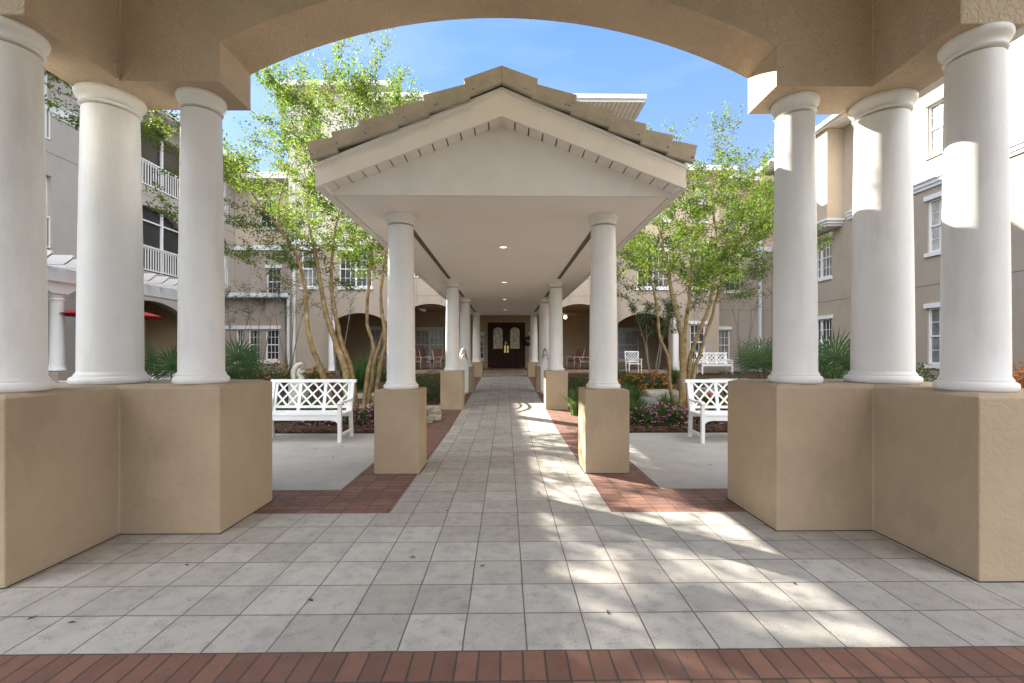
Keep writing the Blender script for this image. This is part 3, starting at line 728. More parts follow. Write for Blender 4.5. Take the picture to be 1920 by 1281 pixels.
def blob_points(n, rx, ry, h, rnd, hollow=.55):
    P = []
    while len(P) < n:
        x, y, z = rnd.uniform(-1, 1), rnd.uniform(-1, 1), rnd.random()
        r = math.sqrt(x*x+y*y+z*z)
        if r < 1 and r > hollow*rnd.random()**.3: P.append((x*rx*(1+.12*math.sin(5*x+3*y)), y*ry, z*h*(1+.15*math.sin(6*x)*math.cos(5*y))))
    return P
def flowerbush(name, cat, loc, label, group, rx, ry, h, nl, nf, fm, seed, lsize=.05, fsize=.022, leafm='hedge', cluster=6):
    rnd = random.Random(seed); t = empty(name, loc, label, cat, group)
    P = blob_points(nl, rx, ry, h, rnd); leaf_mesh(P, lsize, seed, aspect=.6).build('foliage', M[leafm], t, recalc=False)
    mb = MB()
    for _ in range(nf):
        a = rnd.random()*6.28; e = math.asin(rnd.uniform(.05, 1)); c = Vector((math.cos(a)*math.cos(e)*rx, math.sin(a)*math.cos(e)*ry, math.sin(e)*h))*rnd.uniform(.92, 1.08)
        for k in range(cluster):
            o = Vector((rnd.gauss(0, .5), rnd.gauss(0, .5), rnd.gauss(0, .3)))*fsize if cluster > 1 else Vector()
            s = fsize*(.6 if cluster > 1 else 1); nn = 5; p = c+o; tilt = Vector((rnd.gauss(0, .4), rnd.gauss(-.5, .3), 1)).normalized()
            u = tilt.cross(Vector((1, 0, 0))).normalized(); v = tilt.cross(u)
            vs = [p+tilt*.2*s]
            for q in range(10):
                th = q*math.pi/5; rr = s*(1 if q % 2 == 0 else .5); vs.append(p+(u*math.cos(th)+v*math.sin(th))*rr)
            mb.add(vs, [(0, 1+q, 1+(q+1) % 10) for q in range(10)])
    if nf: mb.build('blossoms', M[fm], t, recalc=False)
    return t
def bush(px, Y, **k): return (ax(px, Y), Y, gz(Y))
LG = 'orange-flowered lantana bushes'
for i, (px, Y, rx, h, lab) in enumerate((
    (474, 14.0, .55, .72, 'orange-flowered bush nearest the left palmetto'), (519, 14.2, .62, 1.0, 'tall orange-flowered bush left of the statue'),
    (594, 14.6, .5, .8, 'orange-flowered bush just right of the statue'), (548, 14.8, .42, .62, 'low orange-flowered bush directly behind the statue'),
    (1182, 13.0, .5, .62, 'orange-flowered bush close to the front right walkway column'), (1215, 13.2, .62, .72, 'wide orange-flowered bush above the tan boulder'),
    (1240, 13.6, .4, .55, 'small orange-flowered bush left of the right tree trunks'), (1345, 9.9, .5, .5, 'orange-flowered bush seen through the right bench back'))):
    flowerbush('lantana_bush', 'bush', bush(px, Y), lab, LG, rx, rx*.7, h, 1400, 75, 'orange', 40+i, .06, .034)
PG = 'pink bedding flowers'
for i, (px, Y, rx, h, lab) in enumerate((
    (586, 8.75, .26, .27, 'pink flowers seen through the left end of the left bench'), (622, 8.8, .3, .3, 'pink flowers behind the middle of the left bench'),
    (668, 8.8, .3, .36, 'pink flowers at the right end of the left bench'), (700, 9.1, .26, .34, 'pink flowers against the front left walkway pedestal'),
    (1208, 8.75, .33, .36, 'leftmost clump of pink flowers in the right bed'), (1240, 8.8, .34, .42, 'pink flowers left of the base of the right tree'),
    (1270, 8.65, .28, .34, 'pink flowers at the foot of the right tree'), (1300, 8.9, .28, .3, 'pink flowers seen under the arm of the right bench'), (1338, 8.9, .28, .26, 'low pink flowers behind the right bench'))):
    flowerbush('pink_flowers', 'flowers', bush(px, Y), lab, PG, rx, rx*.8, h, 800, 75, 'pink', 60+i, .05, .024, cluster=1)
HG = 'clipped hedges with red flowers'
for i, (px, Y, rx, h, lab, c) in enumerate((
    (800, 12.6, .75, .72, 'green hedge with red flowers between the first two left walkway columns', 'red'),
    (1088, 12.6, .62, .66, 'green hedge with a few orange flowers between the first two right columns', 'orange'),
    (716, 17.5, .45, .5, 'small clipped green hedge left of the front left walkway column', None),
    (1168, 17.2, .6, .4, 'low green hedge below the white lattice chair', None))):
    flowerbush('hedge', 'hedge', bush(px, Y), lab, HG, rx, .7, h, 2600, 26 if c else 0, c or 'red', 80+i, .05, .022)
flowerbush('croton_hedge', 'hedge', (8.1, 8.9, 0), 'green hedge with reddish lower leaves between the two right pavilion columns', 'croton hedges', 1.0, .5, 1.12, 3600, 0, 'red', 90, .07)
flowerbush('croton_hedge', 'hedge', (8.05, 8.3, 0), 'rusty red leafy row at the foot of the green hedge at right', 'croton hedges', .9, .4, .85, 2400, 0, 'red', 92, .07, leafm='croton')
flowerbush('croton_hedge', 'hedge', (8.6, 7.3, 0), 'orange croton shrub at the far right edge', 'croton hedges', .8, .6, 1.32, 3600, 0, 'red', 91, .075, leafm='croton')
flowerbush('leafy_shrub', 'shrub', (ax(1500, 12), 12, gz(12)), 'green ground shrub below the palmetto at right', None, .6, .4, .7, 1500, 0, 'red', 93, .06)

def grassclump(loc, label, h, n, spread, seed, wd=.012, group='strappy grass clumps', m='grass'):
    rnd = random.Random(seed); mb = MB()
    for _ in range(n):
        a = rnd.random()*6.28; r = abs(rnd.gauss(0, .35))*spread*.35; b = Vector((math.cos(a)*r, math.sin(a)*r, 0)); l = h*rnd.uniform(.65, 1.15); le = rnd.uniform(.15, .95)*spread
        d = Vector((math.cos(a+rnd.gauss(0,.4)), math.sin(a+rnd.gauss(0,.4)), 0)); s = d.cross(Vector((0, 0, 1)))*wd
        pts = []
        for k in range(5):
            u = k/4; pts.append(b+d*le*u*u+Vector((0, 0, l*(u-.35*u*u*le/max(h, .1)))))
        vs = []
        for k, p in enumerate(pts):
            w = 1-.9*(k/4)**2; vs += [p-s*w, p+s*w]
        mb.add(vs, [(2*k, 2*k+1, 2*k+3, 2*k+2) for k in range(4)])
    o = mb.build('grass_clump', M[m], recalc=False); o.location = loc
    return tag(o, label, 'grass clump', group)
for i, (px, Y, h, n, sp, lab) in enumerate((
    (787, 8.8, .42, 110, .35, 'strappy grass beside the front left walkway pedestal, next to pale rocks'),
    (1185, 9.6, .72, 260, .5, 'tall strappy grass right behind the front right walkway pedestal'),
    (1196, 9.0, .5, 120, .4, 'lower strappy grass tuft above the leftmost pink flowers'),
    (1250, 9.8, .5, 150, .4, 'strappy grass between the tan boulder and the right tree'),
    (1079, 9.8, .62, 120, .45, 'thin strappy grass leaning beside the second right pedestal'),
    (675, 14.4, .95, 260, .6, 'tall dark grass clump right of the left ochre trunks'),
    (648, 15.8, 1.0, 200, .5, 'dark grass clump close behind the left ochre trunks'),
    (689, 16.6, 1.15, 240, .6, 'tallest grass clump in front of the left porch window'),
    (522, 9.0, .55, 90, .4, 'broad green strappy plant behind the left end of the left bench'),
    (575, 9.5, .5, 120, .45, 'grass clump seen through the left bench back'),
    (1262, 16.2, .7, 160, .5, 'grass clump in front of the porch at right'),
    (1150, 16.0, .7, 160, .5, 'grass clump behind the front right walkway column'),
    (1320, 14.5, .5, 160, .5, 'grass tuft left of the far stone ledge'),
    (555, 16.5, .8, 160, .5, 'grass clump below the left white downspout'),
    (730, 10.4, .45, 120, .4, 'grass tuft left of the front left walkway column'),
    (1170, 12.0, .5, 120, .4, 'grass tuft below the orange flowers at right'))):
    grassclump((ax(px, Y), Y, gz(Y)), lab, h, n, sp, 200+i, .013)

def palmetto(loc, label, R_, n, seed, h=.9):
    rnd = random.Random(seed); t = empty('palmetto', loc, label, 'palm', 'fan palms in the garden beds')
    st = MB()
    for k in range(n):
        a = rnd.random()*6.28; e = rnd.uniform(.1, 1.35); d = Vector((math.cos(a)*math.cos(e), math.sin(a)*math.cos(e), math.sin(e)))
        L = R_*rnd.uniform(.5, .75); hub = Vector((0, 0, h*.2))+d*L; mb = MB()
        st.tube([(0, 0, .05), Vector((0, 0, h*.1))+d*L*.5+Vector((0, 0, .05)), hub], [.014, .01, .007], 5, cap=False)
        u = d; side = d.cross(Vector((0, 0, 1))).normalized(); nn = 26
        for q in range(nn):
            th = (q/(nn-1)-.5)*R(250); dv = (u*math.cos(th)+side*math.sin(th)).normalized()
            fl = R_*.62*(1-.25*abs(th)/R(125))*rnd.uniform(.9, 1.05); w = .017
            mid = hub+dv*fl*.55; tip = hub+dv*fl+Vector((0, 0, -.12*fl)); sd_ = dv.cross(d.cross(side)).normalized()*w
            if sd_.length < 1e-5: sd_ = side*w
            mb.add([hub-sd_*.2, hub+sd_*.2, mid+sd_, tip, mid-sd_], [(0, 1, 2, 4), (4, 2, 3)])
        mb.build('frond', M['palm'], t, recalc=False)
    st.build('stem', M['palm'], t, recalc=False)
    return t
palmetto((ax(440, 10.6), 10.6, gz(10.6)), 'fan palm just right of the left arch-side column, below the triple window', 1.15, 14, 1, 2.2)
palmetto((ax(312, 9.6), 9.6, gz(9.6)), 'fan palm seen between the two left pavilion columns', 1.15, 13, 2, 2.2)
palmetto((ax(1438, 11.2), 11.2, gz(11.2)), 'fan palm just left of the right arch-side column, by the stone ledge', 1.3, 16, 3, 2.4)
palmetto((ax(1552, 10.2), 10.2, gz(10.2)), 'tall fan palm between the right arch-side and corner columns', 1.4, 16, 4, 2.4)

# ------------------------------------------------------------------ rocks
def rock(name, loc, s, label, seed, m='rock', group='landscape boulders', rough=.25):
    rnd = random.Random(seed); bm = bmesh.new(); bmesh.ops.create_icosphere(bm, subdivisions=4, radius=1)
    from mathutils import noise
    o = Vector((seed*3.1, seed*1.7, 0))
    for v in bm.verts:
        p = v.co.normalized(); k = 1+rough*noise.noise(p*1.3+o)+rough*.5*noise.noise(p*3.2+o)+rough*.2*noise.noise(p*8+o)
        q = Vector((max(-.8, min(.8, p.x*k)), p.y*k, max(-.6, min(.55, p.z*k))))
        v.co = Vector((q.x*s[0], q.y*s[1], q.z*s[2]))
    me = bpy.data.meshes.new(name); bm.to_mesh(me); bm.free(); me.materials.append(M[m])
    me.polygons.foreach_set('use_smooth', [True]*len(me.polygons))
    ob = bpy.data.objects.new(name, me); C.objects.link(ob); ob.location = loc; ob.rotation_euler = (0, 0, rnd.random()*.8)
    return tag(ob, label, 'rock', group)
def rk(px, Y, s, label, seed, m='rock', dz=.05): rock('boulder', (ax(px, Y), Y, gz(Y)+dz), s, label, seed, m)
rk(1238, 11.0, (.55, .4, .36), 'tan boulder with a flat top left of the right tree', 1, dz=.2)
rk(1210, 10.4, (.26, .25, .25), 'smooth grey stone at the left end of the tan boulder', 2, 'greyrock', .15)
rk(1365, 13.2, (.85, .4, .26), 'long flat pale stone ledge behind the right bench', 3, dz=.32)
rk(1415, 13.0, (.7, .4, .22), 'grey flat stone below the right fan palm', 9, 'greyrock', .28)
rk(1330, 12.2, (.4, .3, .2), 'small pale boulder right of the right tree trunks', 10, dz=.2)
rk(688, 11.4, (.55, .35, .16), 'flat tan ledge stone right of the left tree', 4, dz=.18)
rk(700, 10.4, (.45, .3, .1), 'thin flat stone in front of the flat tan ledge at left', 5, dz=.12)
rk(806, 9.7, (.28, .22, .2), 'pale round rock beside the second left walkway pedestal', 6, dz=.1)
rk(815, 9.2, (.16, .14, .1), 'small white stone in front of the pale round rock', 7, dz=.05)
rk(796, 9.0, (.2, .15, .1), 'flat pale stone at the edge of the brick verge, left of the path', 8, dz=.04)
rk(1219, 9.9, (.16, .14, .1), 'small dark grey stone among the grass left of the right tree', 11, 'greyrock', .05)
rk(1104, 10.2, (.15, .12, .1), 'small rock just right of the second right pedestal', 12, dz=.03)

# ------------------------------------------------------------------ statue
def statue(loc):
    t = empty('statue', loc, 'weathered white stone kneeling angel statue with a large wing behind the left bench', 'statue')
    MB().box(-.17, -.17, -.1, .17, .17, .60).build('plinth', M['stone'], t, bevel=.012)
    Z = .60
    V = [(.0,0,.07),(.0,0,.16),(.01,0,.25),(.03,0,.31),(.07,0,.355),(.085,0,.39),
         (.03,-.06,.28),(.09,-.06,.20),(.12,-.02,.28),(.03,.06,.28),(.09,.06,.20),(.12,.02,.28),
         (.10,-.05,.06),(.10,.05,.06),(-.06,-.05,.03),(-.06,.05,.03)]
    V = [(x, y, z+Z) for x, y, z in V]
    E = [(0,1),(1,2),(2,3),(3,4),(4,5),(2,6),(6,7),(7,8),(2,9),(9,10),(10,11),(0,12),(12,14),(0,13),(13,15)]
    Rr = [.075,.062,.07,.03,.045,.035,.035,.026,.02,.035,.026,.02,.045,.045,.03,.03]
    me = bpy.data.meshes.new('figure'); me.from_pydata(V, E, []); o = bpy.data.objects.new('figure', me); C.objects.link(o); o.parent = t
    o.modifiers.new('skin', 'SKIN')
    for i, r in enumerate(Rr): me.skin_vertices[0].data[i].radius = (r, r)
    me.skin_vertices[0].data[0].use_root = True
    sm_ = o.modifiers.new('sub', 'SUBSURF'); sm_.levels = 2; sm_.render_levels = 2; me.materials.append(M['stone'])
    outer = [(-.125,-.02),(-.165,.08),(-.175,.18),(-.16,.28),(-.12,.37),(-.06,.43),(.01,.465),(.08,.47),(.125,.44)]
    inner = [(-.045,.02),(-.05,.09),(-.05,.16),(-.045,.22),(-.03,.27),(-.005,.31),(.03,.35),(.07,.385),(.115,.40)]
    for s in (-1, 1):
        mb = MB(); n = 32; P = []
        def lerp_(pl, u):
            f = u*(len(pl)-1); i = min(int(f), len(pl)-2); g = f-i; return (pl[i][0]*(1-g)+pl[i+1][0]*g, pl[i][1]*(1-g)+pl[i+1][1]*g)
        for i in range(n+1):
            u = i/n; a, b = lerp_(outer, u), lerp_(inner, u)
            for j in range(7):
                v = j/6; x = a[0]*(1-v)+b[0]*v; z = a[1]*(1-v)+b[1]*v
                rid = (.008 if i % 2 else -.004)*(1-v)
                P.append((x+(rid*1.5 if j == 0 else 0), s*(.045+.05*math.sin(v*2.4)+rid), z+Z))
        m_ = len(P); P += [(x, y*.55, z) for x, y, z in P]
        for i in range(n):
            for j in range(6):
                q = i*7+j; mb.f += [(q, q+1, q+8, q+7), (m_+q+7, m_+q+8, m_+q+1, m_+q)]; mb.m += [0, 0]
            q = i*7; mb.f += [(q, q+7, m_+q+7, m_+q), (q+6, m_+q+6, m_+q+13, q+13)]; mb.m += [0, 0]
        mb.v = P; mb.build('wing', M['stone'], t, smooth='auto', angle=50)
    return t
sx_, sy_ = ax(560, 10.9), 10.9
statue((sx_, sy_, .11))

# ------------------------------------------------------------------ buildings
def window(parent, axis, plane, a0, a1, z0, z1, cols=3, rows=4, sg=1, lintel=True, pane='glass', sill=True, inset=.09, dbl=False, ext=.06):
    """white window in a wall opening; sg = direction into the wall"""
    def bx(mb, aa, ab, d0, d1, za, zb):
        if axis == 'x': mb.box(aa, plane+sg*d0, za, ab, plane+sg*d1, zb)
        else: mb.box(plane+sg*d0, aa, za, plane+sg*d1, ab, zb)
    fr = MB(); t = .05
    bx(fr, a0, a0+t, inset-.04, inset+.05, z0, z1); bx(fr, a1-t, a1, inset-.04, inset+.05, z0, z1)
    bx(fr, a0+t, a1-t, inset-.04, inset+.05, z1-t, z1); bx(fr, a0+t, a1-t, inset-.04, inset+.05, z0, z0+t)
    zm = (z0+z1)/2; bx(fr, a0+t, a1-t, inset-.03, inset+.045, zm-.022, zm+.022)
    groups = [(a0+t, a1-t)]
    if dbl: mid = (a0+a1)/2; bx(fr, mid-.045, mid+.045, inset-.035, inset+.048, z0+t, z1-t); groups = [(a0+t, mid-.045), (mid+.045, a1-t)]
    for g0, g1 in groups:
        for k in range(1, cols): a = g0+(g1-g0)*k/cols; bx(fr, a-.009, a+.009, inset-.005, inset+.03, z0+t, z1-t)
    for k in range(1, rows):
        if k*2 == rows: continue
        z = z0+(z1-z0)*k/rows
        for g0, g1 in groups: bx(fr, g0, g1, inset-.003, inset+.028, z-.009, z+.009)
    o = fr.build('window', M['white'], parent, world=True)
    gl = MB(); bx(gl, a0+.01, a1-.01, inset+.012, inset+.022, z0+.01, z1-.01); gl.build('pane', M[pane if random.random() < .55 else random.choice(('halfblind', 'blind', 'glass'))], o)
    if lintel: lm = MB(); bx(lm, a0-ext, a1+ext, -.05, .03, z1+.003, z1+.15); lm.build('lintel', M['trim'], o, bevel=.004)
    if sill: lm = MB(); bx(lm, a0-ext*.7, a1+ext*.7, -.06, .03, z0-.13, z0-.003); lm.build('sill', M['trim'], o, bevel=.004)
    return o
def railing(parent, axis, plane, a0, a1, z0, z1, name='balcony_railing', th=.05):
    mb = MB()
    def bx(aa, ab, za, zb, t=th):
        if axis == 'x': mb.box(aa, plane-t/2, za, ab, plane+t/2, zb)
        else: mb.box(plane-t/2, aa, za, plane+t/2, ab, zb)
    bx(a0, a1, z1-.05, z1); bx(a0, a1, z0, z0+.04)
    n = int((a1-a0)/.12)
    for k in range(n+1): a = a0+(a1-a0)*k/n; bx(a-.014, a+.014, z0+.04, z1-.05, .028)
    return mb.build(name, M['white'], parent, world=True)

# ---- left wing
LW = -13.0
lw = empty('residential_wing', (LW, 15, 0), 'grey three storey wing with screened balconies behind the left columns', 'building')
H3 = [(9.4, 13.15, 7.45, 9.55, 0), (15.1, 18.7, 7.45, 9.55, 0), (19.4, 21.4, 7.45, 9.45, 0)]
H2 = [(9.4, 13.15, 4.35, 6.45, 0), (15.1, 18.7, 4.35, 6.2, .55), (19.4, 21.4, 4.35, 6.3, 0)]
H1 = [(8.2, 9.6, .1, 2.7, .4), (15.1, 18.6, .1, 2.75, .55), (19.5, 21.4, .3, 2.6, .4)]
mb = MB(); wall(mb, 'y', LW, 4.0, 21.9, -.1, 10.1, .28, H1+H2+H3, sg=-1); mb.build('wall', M['greywall'], lw, world=True)
mb = MB(); mb.box(LW-.29, 4, -.1, LW-1.9, 4.2, 10.1)
mb.box(LW-1.9, 4, -.1, LW-2.1, 22.3, 10.1); mb.box(LW-.005, 21.901, -.1, LW-1.899, 22.1, 10.0)
for z in (3.75, 6.95): mb.box(LW-.285, 4.2, z, LW-1.9, 21.9, z+.35)
for y in (14.1, 19.0): mb.box(LW-.285, y, 0, LW-1.9, y+.15, 10.0)
mb.build('balcony_interior', M['porch'], lw, world=True)
for (a, b, z0, z1, r) in H3+H2:
    top = z1+r
    mb = MB(); mb.box(LW-.2, a+.001, z0+.85, LW-.212, b-.001, top if not r else z1+r*.9); 
    if not r: s = mb.build('insect_screen', M['screen'], lw, world=True)
    else:
        mb = MB(); n = 16; c = (a+b)/2; hw = (b-a)/2; rr = (hw*hw+r*r)/(2*r)
        poly = [(LW-.2, a+.01, z0+.02), (LW-.2, b-.01, z0+.02)]+[(LW-.2, b-.01-(b-a-.02)*k/n, z1+r-rr+math.sqrt(max(0, rr*rr-(b-.01-(b-a-.02)*k/n-c)**2))-.01) for k in range(n+1)]
        mb.prism(poly, (-.01, 0, 0)); mb.build('insect_screen', M['screen'], lw, world=True)
    mb = MB(); n = max(2, round((b-a)/1.2))
    for k in range(n+1):
        y = a+(b-a)*k/n; y = min(max(y, a+.045), b-.045); zt = top-.02 if (r == 0) else (z1 if k in (0, n) else top-.06)
        mb.box(LW-.12, y-.04, z0+.003, LW-.19, y+.04, zt)
    mb.box(LW-.121, a+.002, z0+.86, LW-.185, b-.002, z0+.93)
    if r: mb.box(LW-.121, a+.002, z1+.0, LW-.185, b-.002, z1+.05)
    mb.build('screen_frame', M['white'], lw, world=True)
    railing(lw, 'y', LW-.05, a+.01, b-.01, z0+.05, z0+.95)
for y0, y1 in ((13.2, 15.05),):
    mb = MB(); mb.box(LW+.03, 13.15, 8.2, LW-.02, 15.1, 8.28); mb.box(LW+.08, 13.13, 8.28, LW-.02, 15.1, 8.5); mb.box(LW+.11, 13.1, 8.5, LW-.02, 15.1, 8.56)
    mb.build('string_course', M['trim'], lw, world=True)
mb = MB()
for z in (3.9, 7.1): mb.box(LW+.004, 4.0, z, LW-.01, 21.9, z+.015)
mb.build('control_joint', M['groove'], lw, world=True)
mb = MB(); mb.box(LW+.62, 3.5, 10.02, LW-8, 22.5, 10.06); mb.build('eave_soffit', M['trim'], lw, world=True)
mb = MB(); mb.box(LW+.63, 3.5, 10.0, LW+.6, 22.5, 10.2); mb.box(LW+.74, 3.5, 10.06, LW+.633, 22.5, 10.2); mb.build('gutter', M['trim'], lw, world=True)
mb = MB(); mb.prism([(LW+.68, 3.5, 10.21), (LW-8, 3.5, 10.21), (LW-4.0, 3.5, 11.9)], (0, 19, 0)); mb.build('roof', M['roof'], lw, world=True)

# ---- right wing
RW = 13.0
rw = empty('residential_wing', (RW, 15, 0), 'grey and cream three storey wing behind the right columns, its top in sunlight', 'building')
wins = []
for z0, z1 in ((1.05, 2.75), (4.45, 6.05), (7.45, 8.95)):
    wins += [(12.85, 13.75, z0, z1)]
    if z0 < 7: wins += [(17.85, 19.15, z0, z1)]
    wins += [(9.2, 10.1, z0, z1), (5.9, 6.8, z0, z1)]
Z2 = 6.5
mb = MB(); wall(mb, 'y', RW, 2.0, 23.0, -.1, Z2, .28, [(a, b, c, d, 0) for a, b, c, d in wins if c < 7], sg=1); mb.build('lower_wall', M['rear'], rw, world=True)
mb = MB(); wall(mb, 'y', RW, 2.0, 23.0, Z2, 10.1, .28, [(a, b, c, d, 0) for a, b, c, d in wins if c > 7], sg=1); mb.build('upper_wall', M['cream'], rw, world=True)
for (a, b, c, d) in wins: window(rw, 'y', RW, a, b, c, d, 3 if b-a < 1 else 3, 4, sg=1, dbl=(b-a > 1), pane='blind' if c > 4 else 'glass', ext=.08)
mb = MB()
for zz, dd, hh in ((6.42, .05, .1), (6.52, .09, .12), (6.64, .13, .05)):
    mb.box(RW-dd, 2.0, zz, RW+.02, 16.95, zz+hh-.002); mb.box(RW-dd, 19.95, zz, RW+.02, 23, zz+hh-.002)
mb.build('string_course', M['trim'], rw, world=True)
mb = MB()
for z in (3.45,): mb.box(RW-.004, 2.0, z, RW+.01, 23, z+.02)
mb.build('control_joint', M['groove'], rw, world=True)
# bay
mb = MB(); mb.box(12.36, 17.2, 6.55, 12.998, 19.7, 10.0); by = mb.build('bay', M['cream'], rw, world=True)
mb = MB()
for dd, z0, z1 in ((.0, 6.28, 6.36), (.06, 6.36, 6.46), (.12, 6.46, 6.545)): mb.box(12.42-dd, 17.26-dd, z0, 12.998, 19.64+dd, z1-.002)
mb.build('bay_moulding', M['trim'], by)
o = window(rw, 'y', 12.36, 18.1, 19.0, 7.4, 8.9, 3, 6, sg=1, inset=-.02, pane='blind')
mb = MB(); mb.box(RW-.75, 1.5, 10.02, RW+8, 23.2, 10.06); mb.build('eave_soffit', M['trim'], rw, world=True)
mb = MB(); mb.box(RW-.76, 1.5, 10.0, RW-.73, 23.2, 10.22); mb.box(RW-.88, 1.5, 10.06, RW-.763, 23.2, 10.2); mb.build('gutter', M['trim'], rw, world=True)
mb = MB(); mb.prism([(RW-.82, 1.5, 10.23), (RW+8, 1.5, 10.23), (RW+4, 1.5, 12)], (0, 21.7, 0)); mb.build('roof', M['roof'], rw, world=True)
mb = MB(); mb.box(RW+.285, 2, -.1, RW+6, 2.2, 10.0); mb.box(RW+5.8, 2.2, -.1, RW+6, 23, 10.0); mb.build('rear_wall', M['rear'], rw, world=True)
# small wall lamp
mb = MB(); mb.box(RW-.12, 15.0, 3.42, RW-.003, 15.12, 3.56); mb.build('wall_light', M['black'], rw, world=True)

# ---- rear building
rb = empty('main_building', (0, 24, 0), 'main rear building with arched porch and dark double doors behind the walkway', 'building')
YC = 19.9; YS = 20.8; YBk = 24.6
# central block front wall with big arches
mb = MB(); arch_c = [(2.0, 4.75, .3, 3.05, .55), (-4.75, -2.0, .3, 3.05, .55), (-1.9, 1.9, -.1, 3.08, 0)]
up = []
for z in (4.75, 7.85): up += [(-4.6, -1.9, z, z+2.1, 0), (1.9, 4.6, z, z+2.1, 0), (-1.2, 1.2, z, z+2.1, 0)]
wall(mb, 'x', YC+.6, -5.1, 5.1, -.1, 12.0, .3, arch_c+up); mb.build('wall', M['rear'], rb, world=True)
YC2 = YC+.6
for (a, b, z0, z1, r) in up:
    mb = MB(); mb.box(a, YC2+1.2, z0-.1, b, YC2+1.25, z1+.1); mb.build('balcony_glazing', M['glass'], rb, world=True)
    mb = MB(); mb.box(a-.1, YC2+.31, z0-.2, b+.1, YC2+1.19, z0); mb.build('balcony_floor', M['trim'], rb, world=True)
    railing(rb, 'x', YC2+.08, a+.01, b-.01, z0+.05, z0+.95)
mb = MB()
for z in (3.95, 7.2): mb.box(-5.1, YC2-.004, z, 5.1, YC2+.01, z+.015)
for x in (-4.0, -2.9, 2.9, 4.0): mb.box(x, YC2-.0045, 3.62, x+.012, YC2+.01, 4.7)
mb.build('control_joint', M['groove'], rb, world=True)
for s in (-1, 1):
    mb = MB(); mb.box(s*5.1, YC2+.001, -.1, s*4.8, 24.5, 12.0); mb.build('return_wall', M['rear'], rb, world=True)
mb = MB(); mb.box(-5.9, 19.1, 12.02, 5.9, 26, 12.06)
mb.build('eave_soffit', M['siding'], rb, world=True)
mb = MB(); mb.box(-5.9, 19.07, 12.0, 5.9, 19.10, 12.22); mb.box(-5.96, 18.97, 12.1, 5.96, 19.067, 12.28)
for s in (-1, 1): mb.box(s*5.9, 19.1, 12.0, s*5.93, 26, 12.22)
mb.build('gutter', M['trim'], rb, world=True)
mb = MB(); mb.add([(-5.95,19.05,12.29),(5.95,19.05,12.29),(5.95,27,12.29),(-5.95,27,12.29),(-2.5,23,13.1),(2.5,23,13.1)], [(0,1,5,4),(1,2,5),(2,3,4,5),(3,0,4)]); mb.build('roof', M['roof'], rb, world=True)
# soffit board lines
mb = MB()
for k in range(60): x = -5.85+k*.2; mb.box(x, 19.12, 12.012, x+.02, 20.49, 12.022)
mb.build('soffit_groove', M['groove'], rb, world=True)
# side sections
archs = {-1: [(-8.0, -5.35, .3, 2.75, .45)], 1: [(5.2, 7.65, .3, 2.75, .45)]}
for s in (-1, 1):
    hs = list(archs[s]); ww = []
    for z0, z1 in ((4.4, 6.05), (7.5, 9.1)):
        ww += [(6.1, 7.6, z0, z1), (8.6, 9.3, z0, z1)]
    if s < 0: ww += [(6.6, 7.4, 10.4, 11.6), (8.4, 9.3, 10.6, 12.0)]
    if s > 0: ww += [(8.55, 9.25, 1.05, 2.7)]
    hh = [((a, b, c, d, 0) if s > 0 else (-b, -a, c, d, 0)) for a, b, c, d in ww]
    top = 13.3 if s < 0 else 9.6
    x0, x1 = (5.101, 9.9) if s > 0 else (-9.9, -5.101)
    mb = MB(); wall(mb, 'x', YS, x0, x1, -.1, 6.4, .3, [h for h in hs+hh if h[2] < 6.4]); mb.build('lower_wall', M['rear'], rb, world=True)
    mb = MB(); wall(mb, 'x', YS, x0, x1, 6.4, top, .3, [h for h in hh if h[2] > 6.4]); mb.build('upper_wall', M['siding'] if s < 0 else M['cream'], rb, world=True)
    mb = MB(); mb.box(x0, YS-.06, 6.32, x1, YS+.02, 6.5); mb.build('string_course', M['trim'], rb, world=True)
    for h in hh: window(rb, 'x', YS, h[0], h[1], h[2], h[3], 3, 4, dbl=(h[1]-h[0] > 1.2), pane='blind' if h[2] > 7 else 'glass', ext=.08)
    mb = MB(); mb.box(s*9.9, YS+.301, -.1, s*9.6, 30, top-.01); mb.build('return_wall', M['cream'], rb, world=True)
    e = .55
    mb = MB(); mb.box(x0-e*(s < 0), YS-e, top+.02, x1+e*(s > 0), 30, top+.06); mb.build('eave_soffit', M['siding'], rb, world=True)
    mb = MB(); mb.box(x0-e*(s < 0), YS-e-.03, top, x1+e*(s > 0), YS-e-.002, top+.22)
    mb.box(s*(9.9+e), YS-e, top, s*(9.93+e), 30, top+.22)
    mb.build('fascia', M['trim'], rb, world=True)
    xa, xb = x0-e*(s < 0), x1+e*(s > 0)
    mb = MB(); mb.add([(xa,YS-e,top+.23),(xb,YS-e,top+.23),(xb,30,top+.23),(xa,30,top+.23),((xa+xb)/2,24,top+1.0),((xa+xb)/2,27,top+1.0)], [(0,1,4),(1,2,5,4),(2,3,5),(3,0,4,5)]); mb.build('roof', M['roof'], rb, world=True)
# downspouts
for x, y, z in ((ax(541, 20.7), 20.68, 4.0), (-9.6, 20.7, 13.2)):
    mb = MB(); mb.box(x-.055, y-.05, gz(20), x+.055, y+.05, z); mb.build('downspout', M['down'], rb, world=True, bevel=.01)
# round-ended white pilaster columns of the porch
for x in (ax(624+.0, 20.6), ax(1266, 20.6)):
    column(rb, x, 20.5, .56, 3.05, .9)
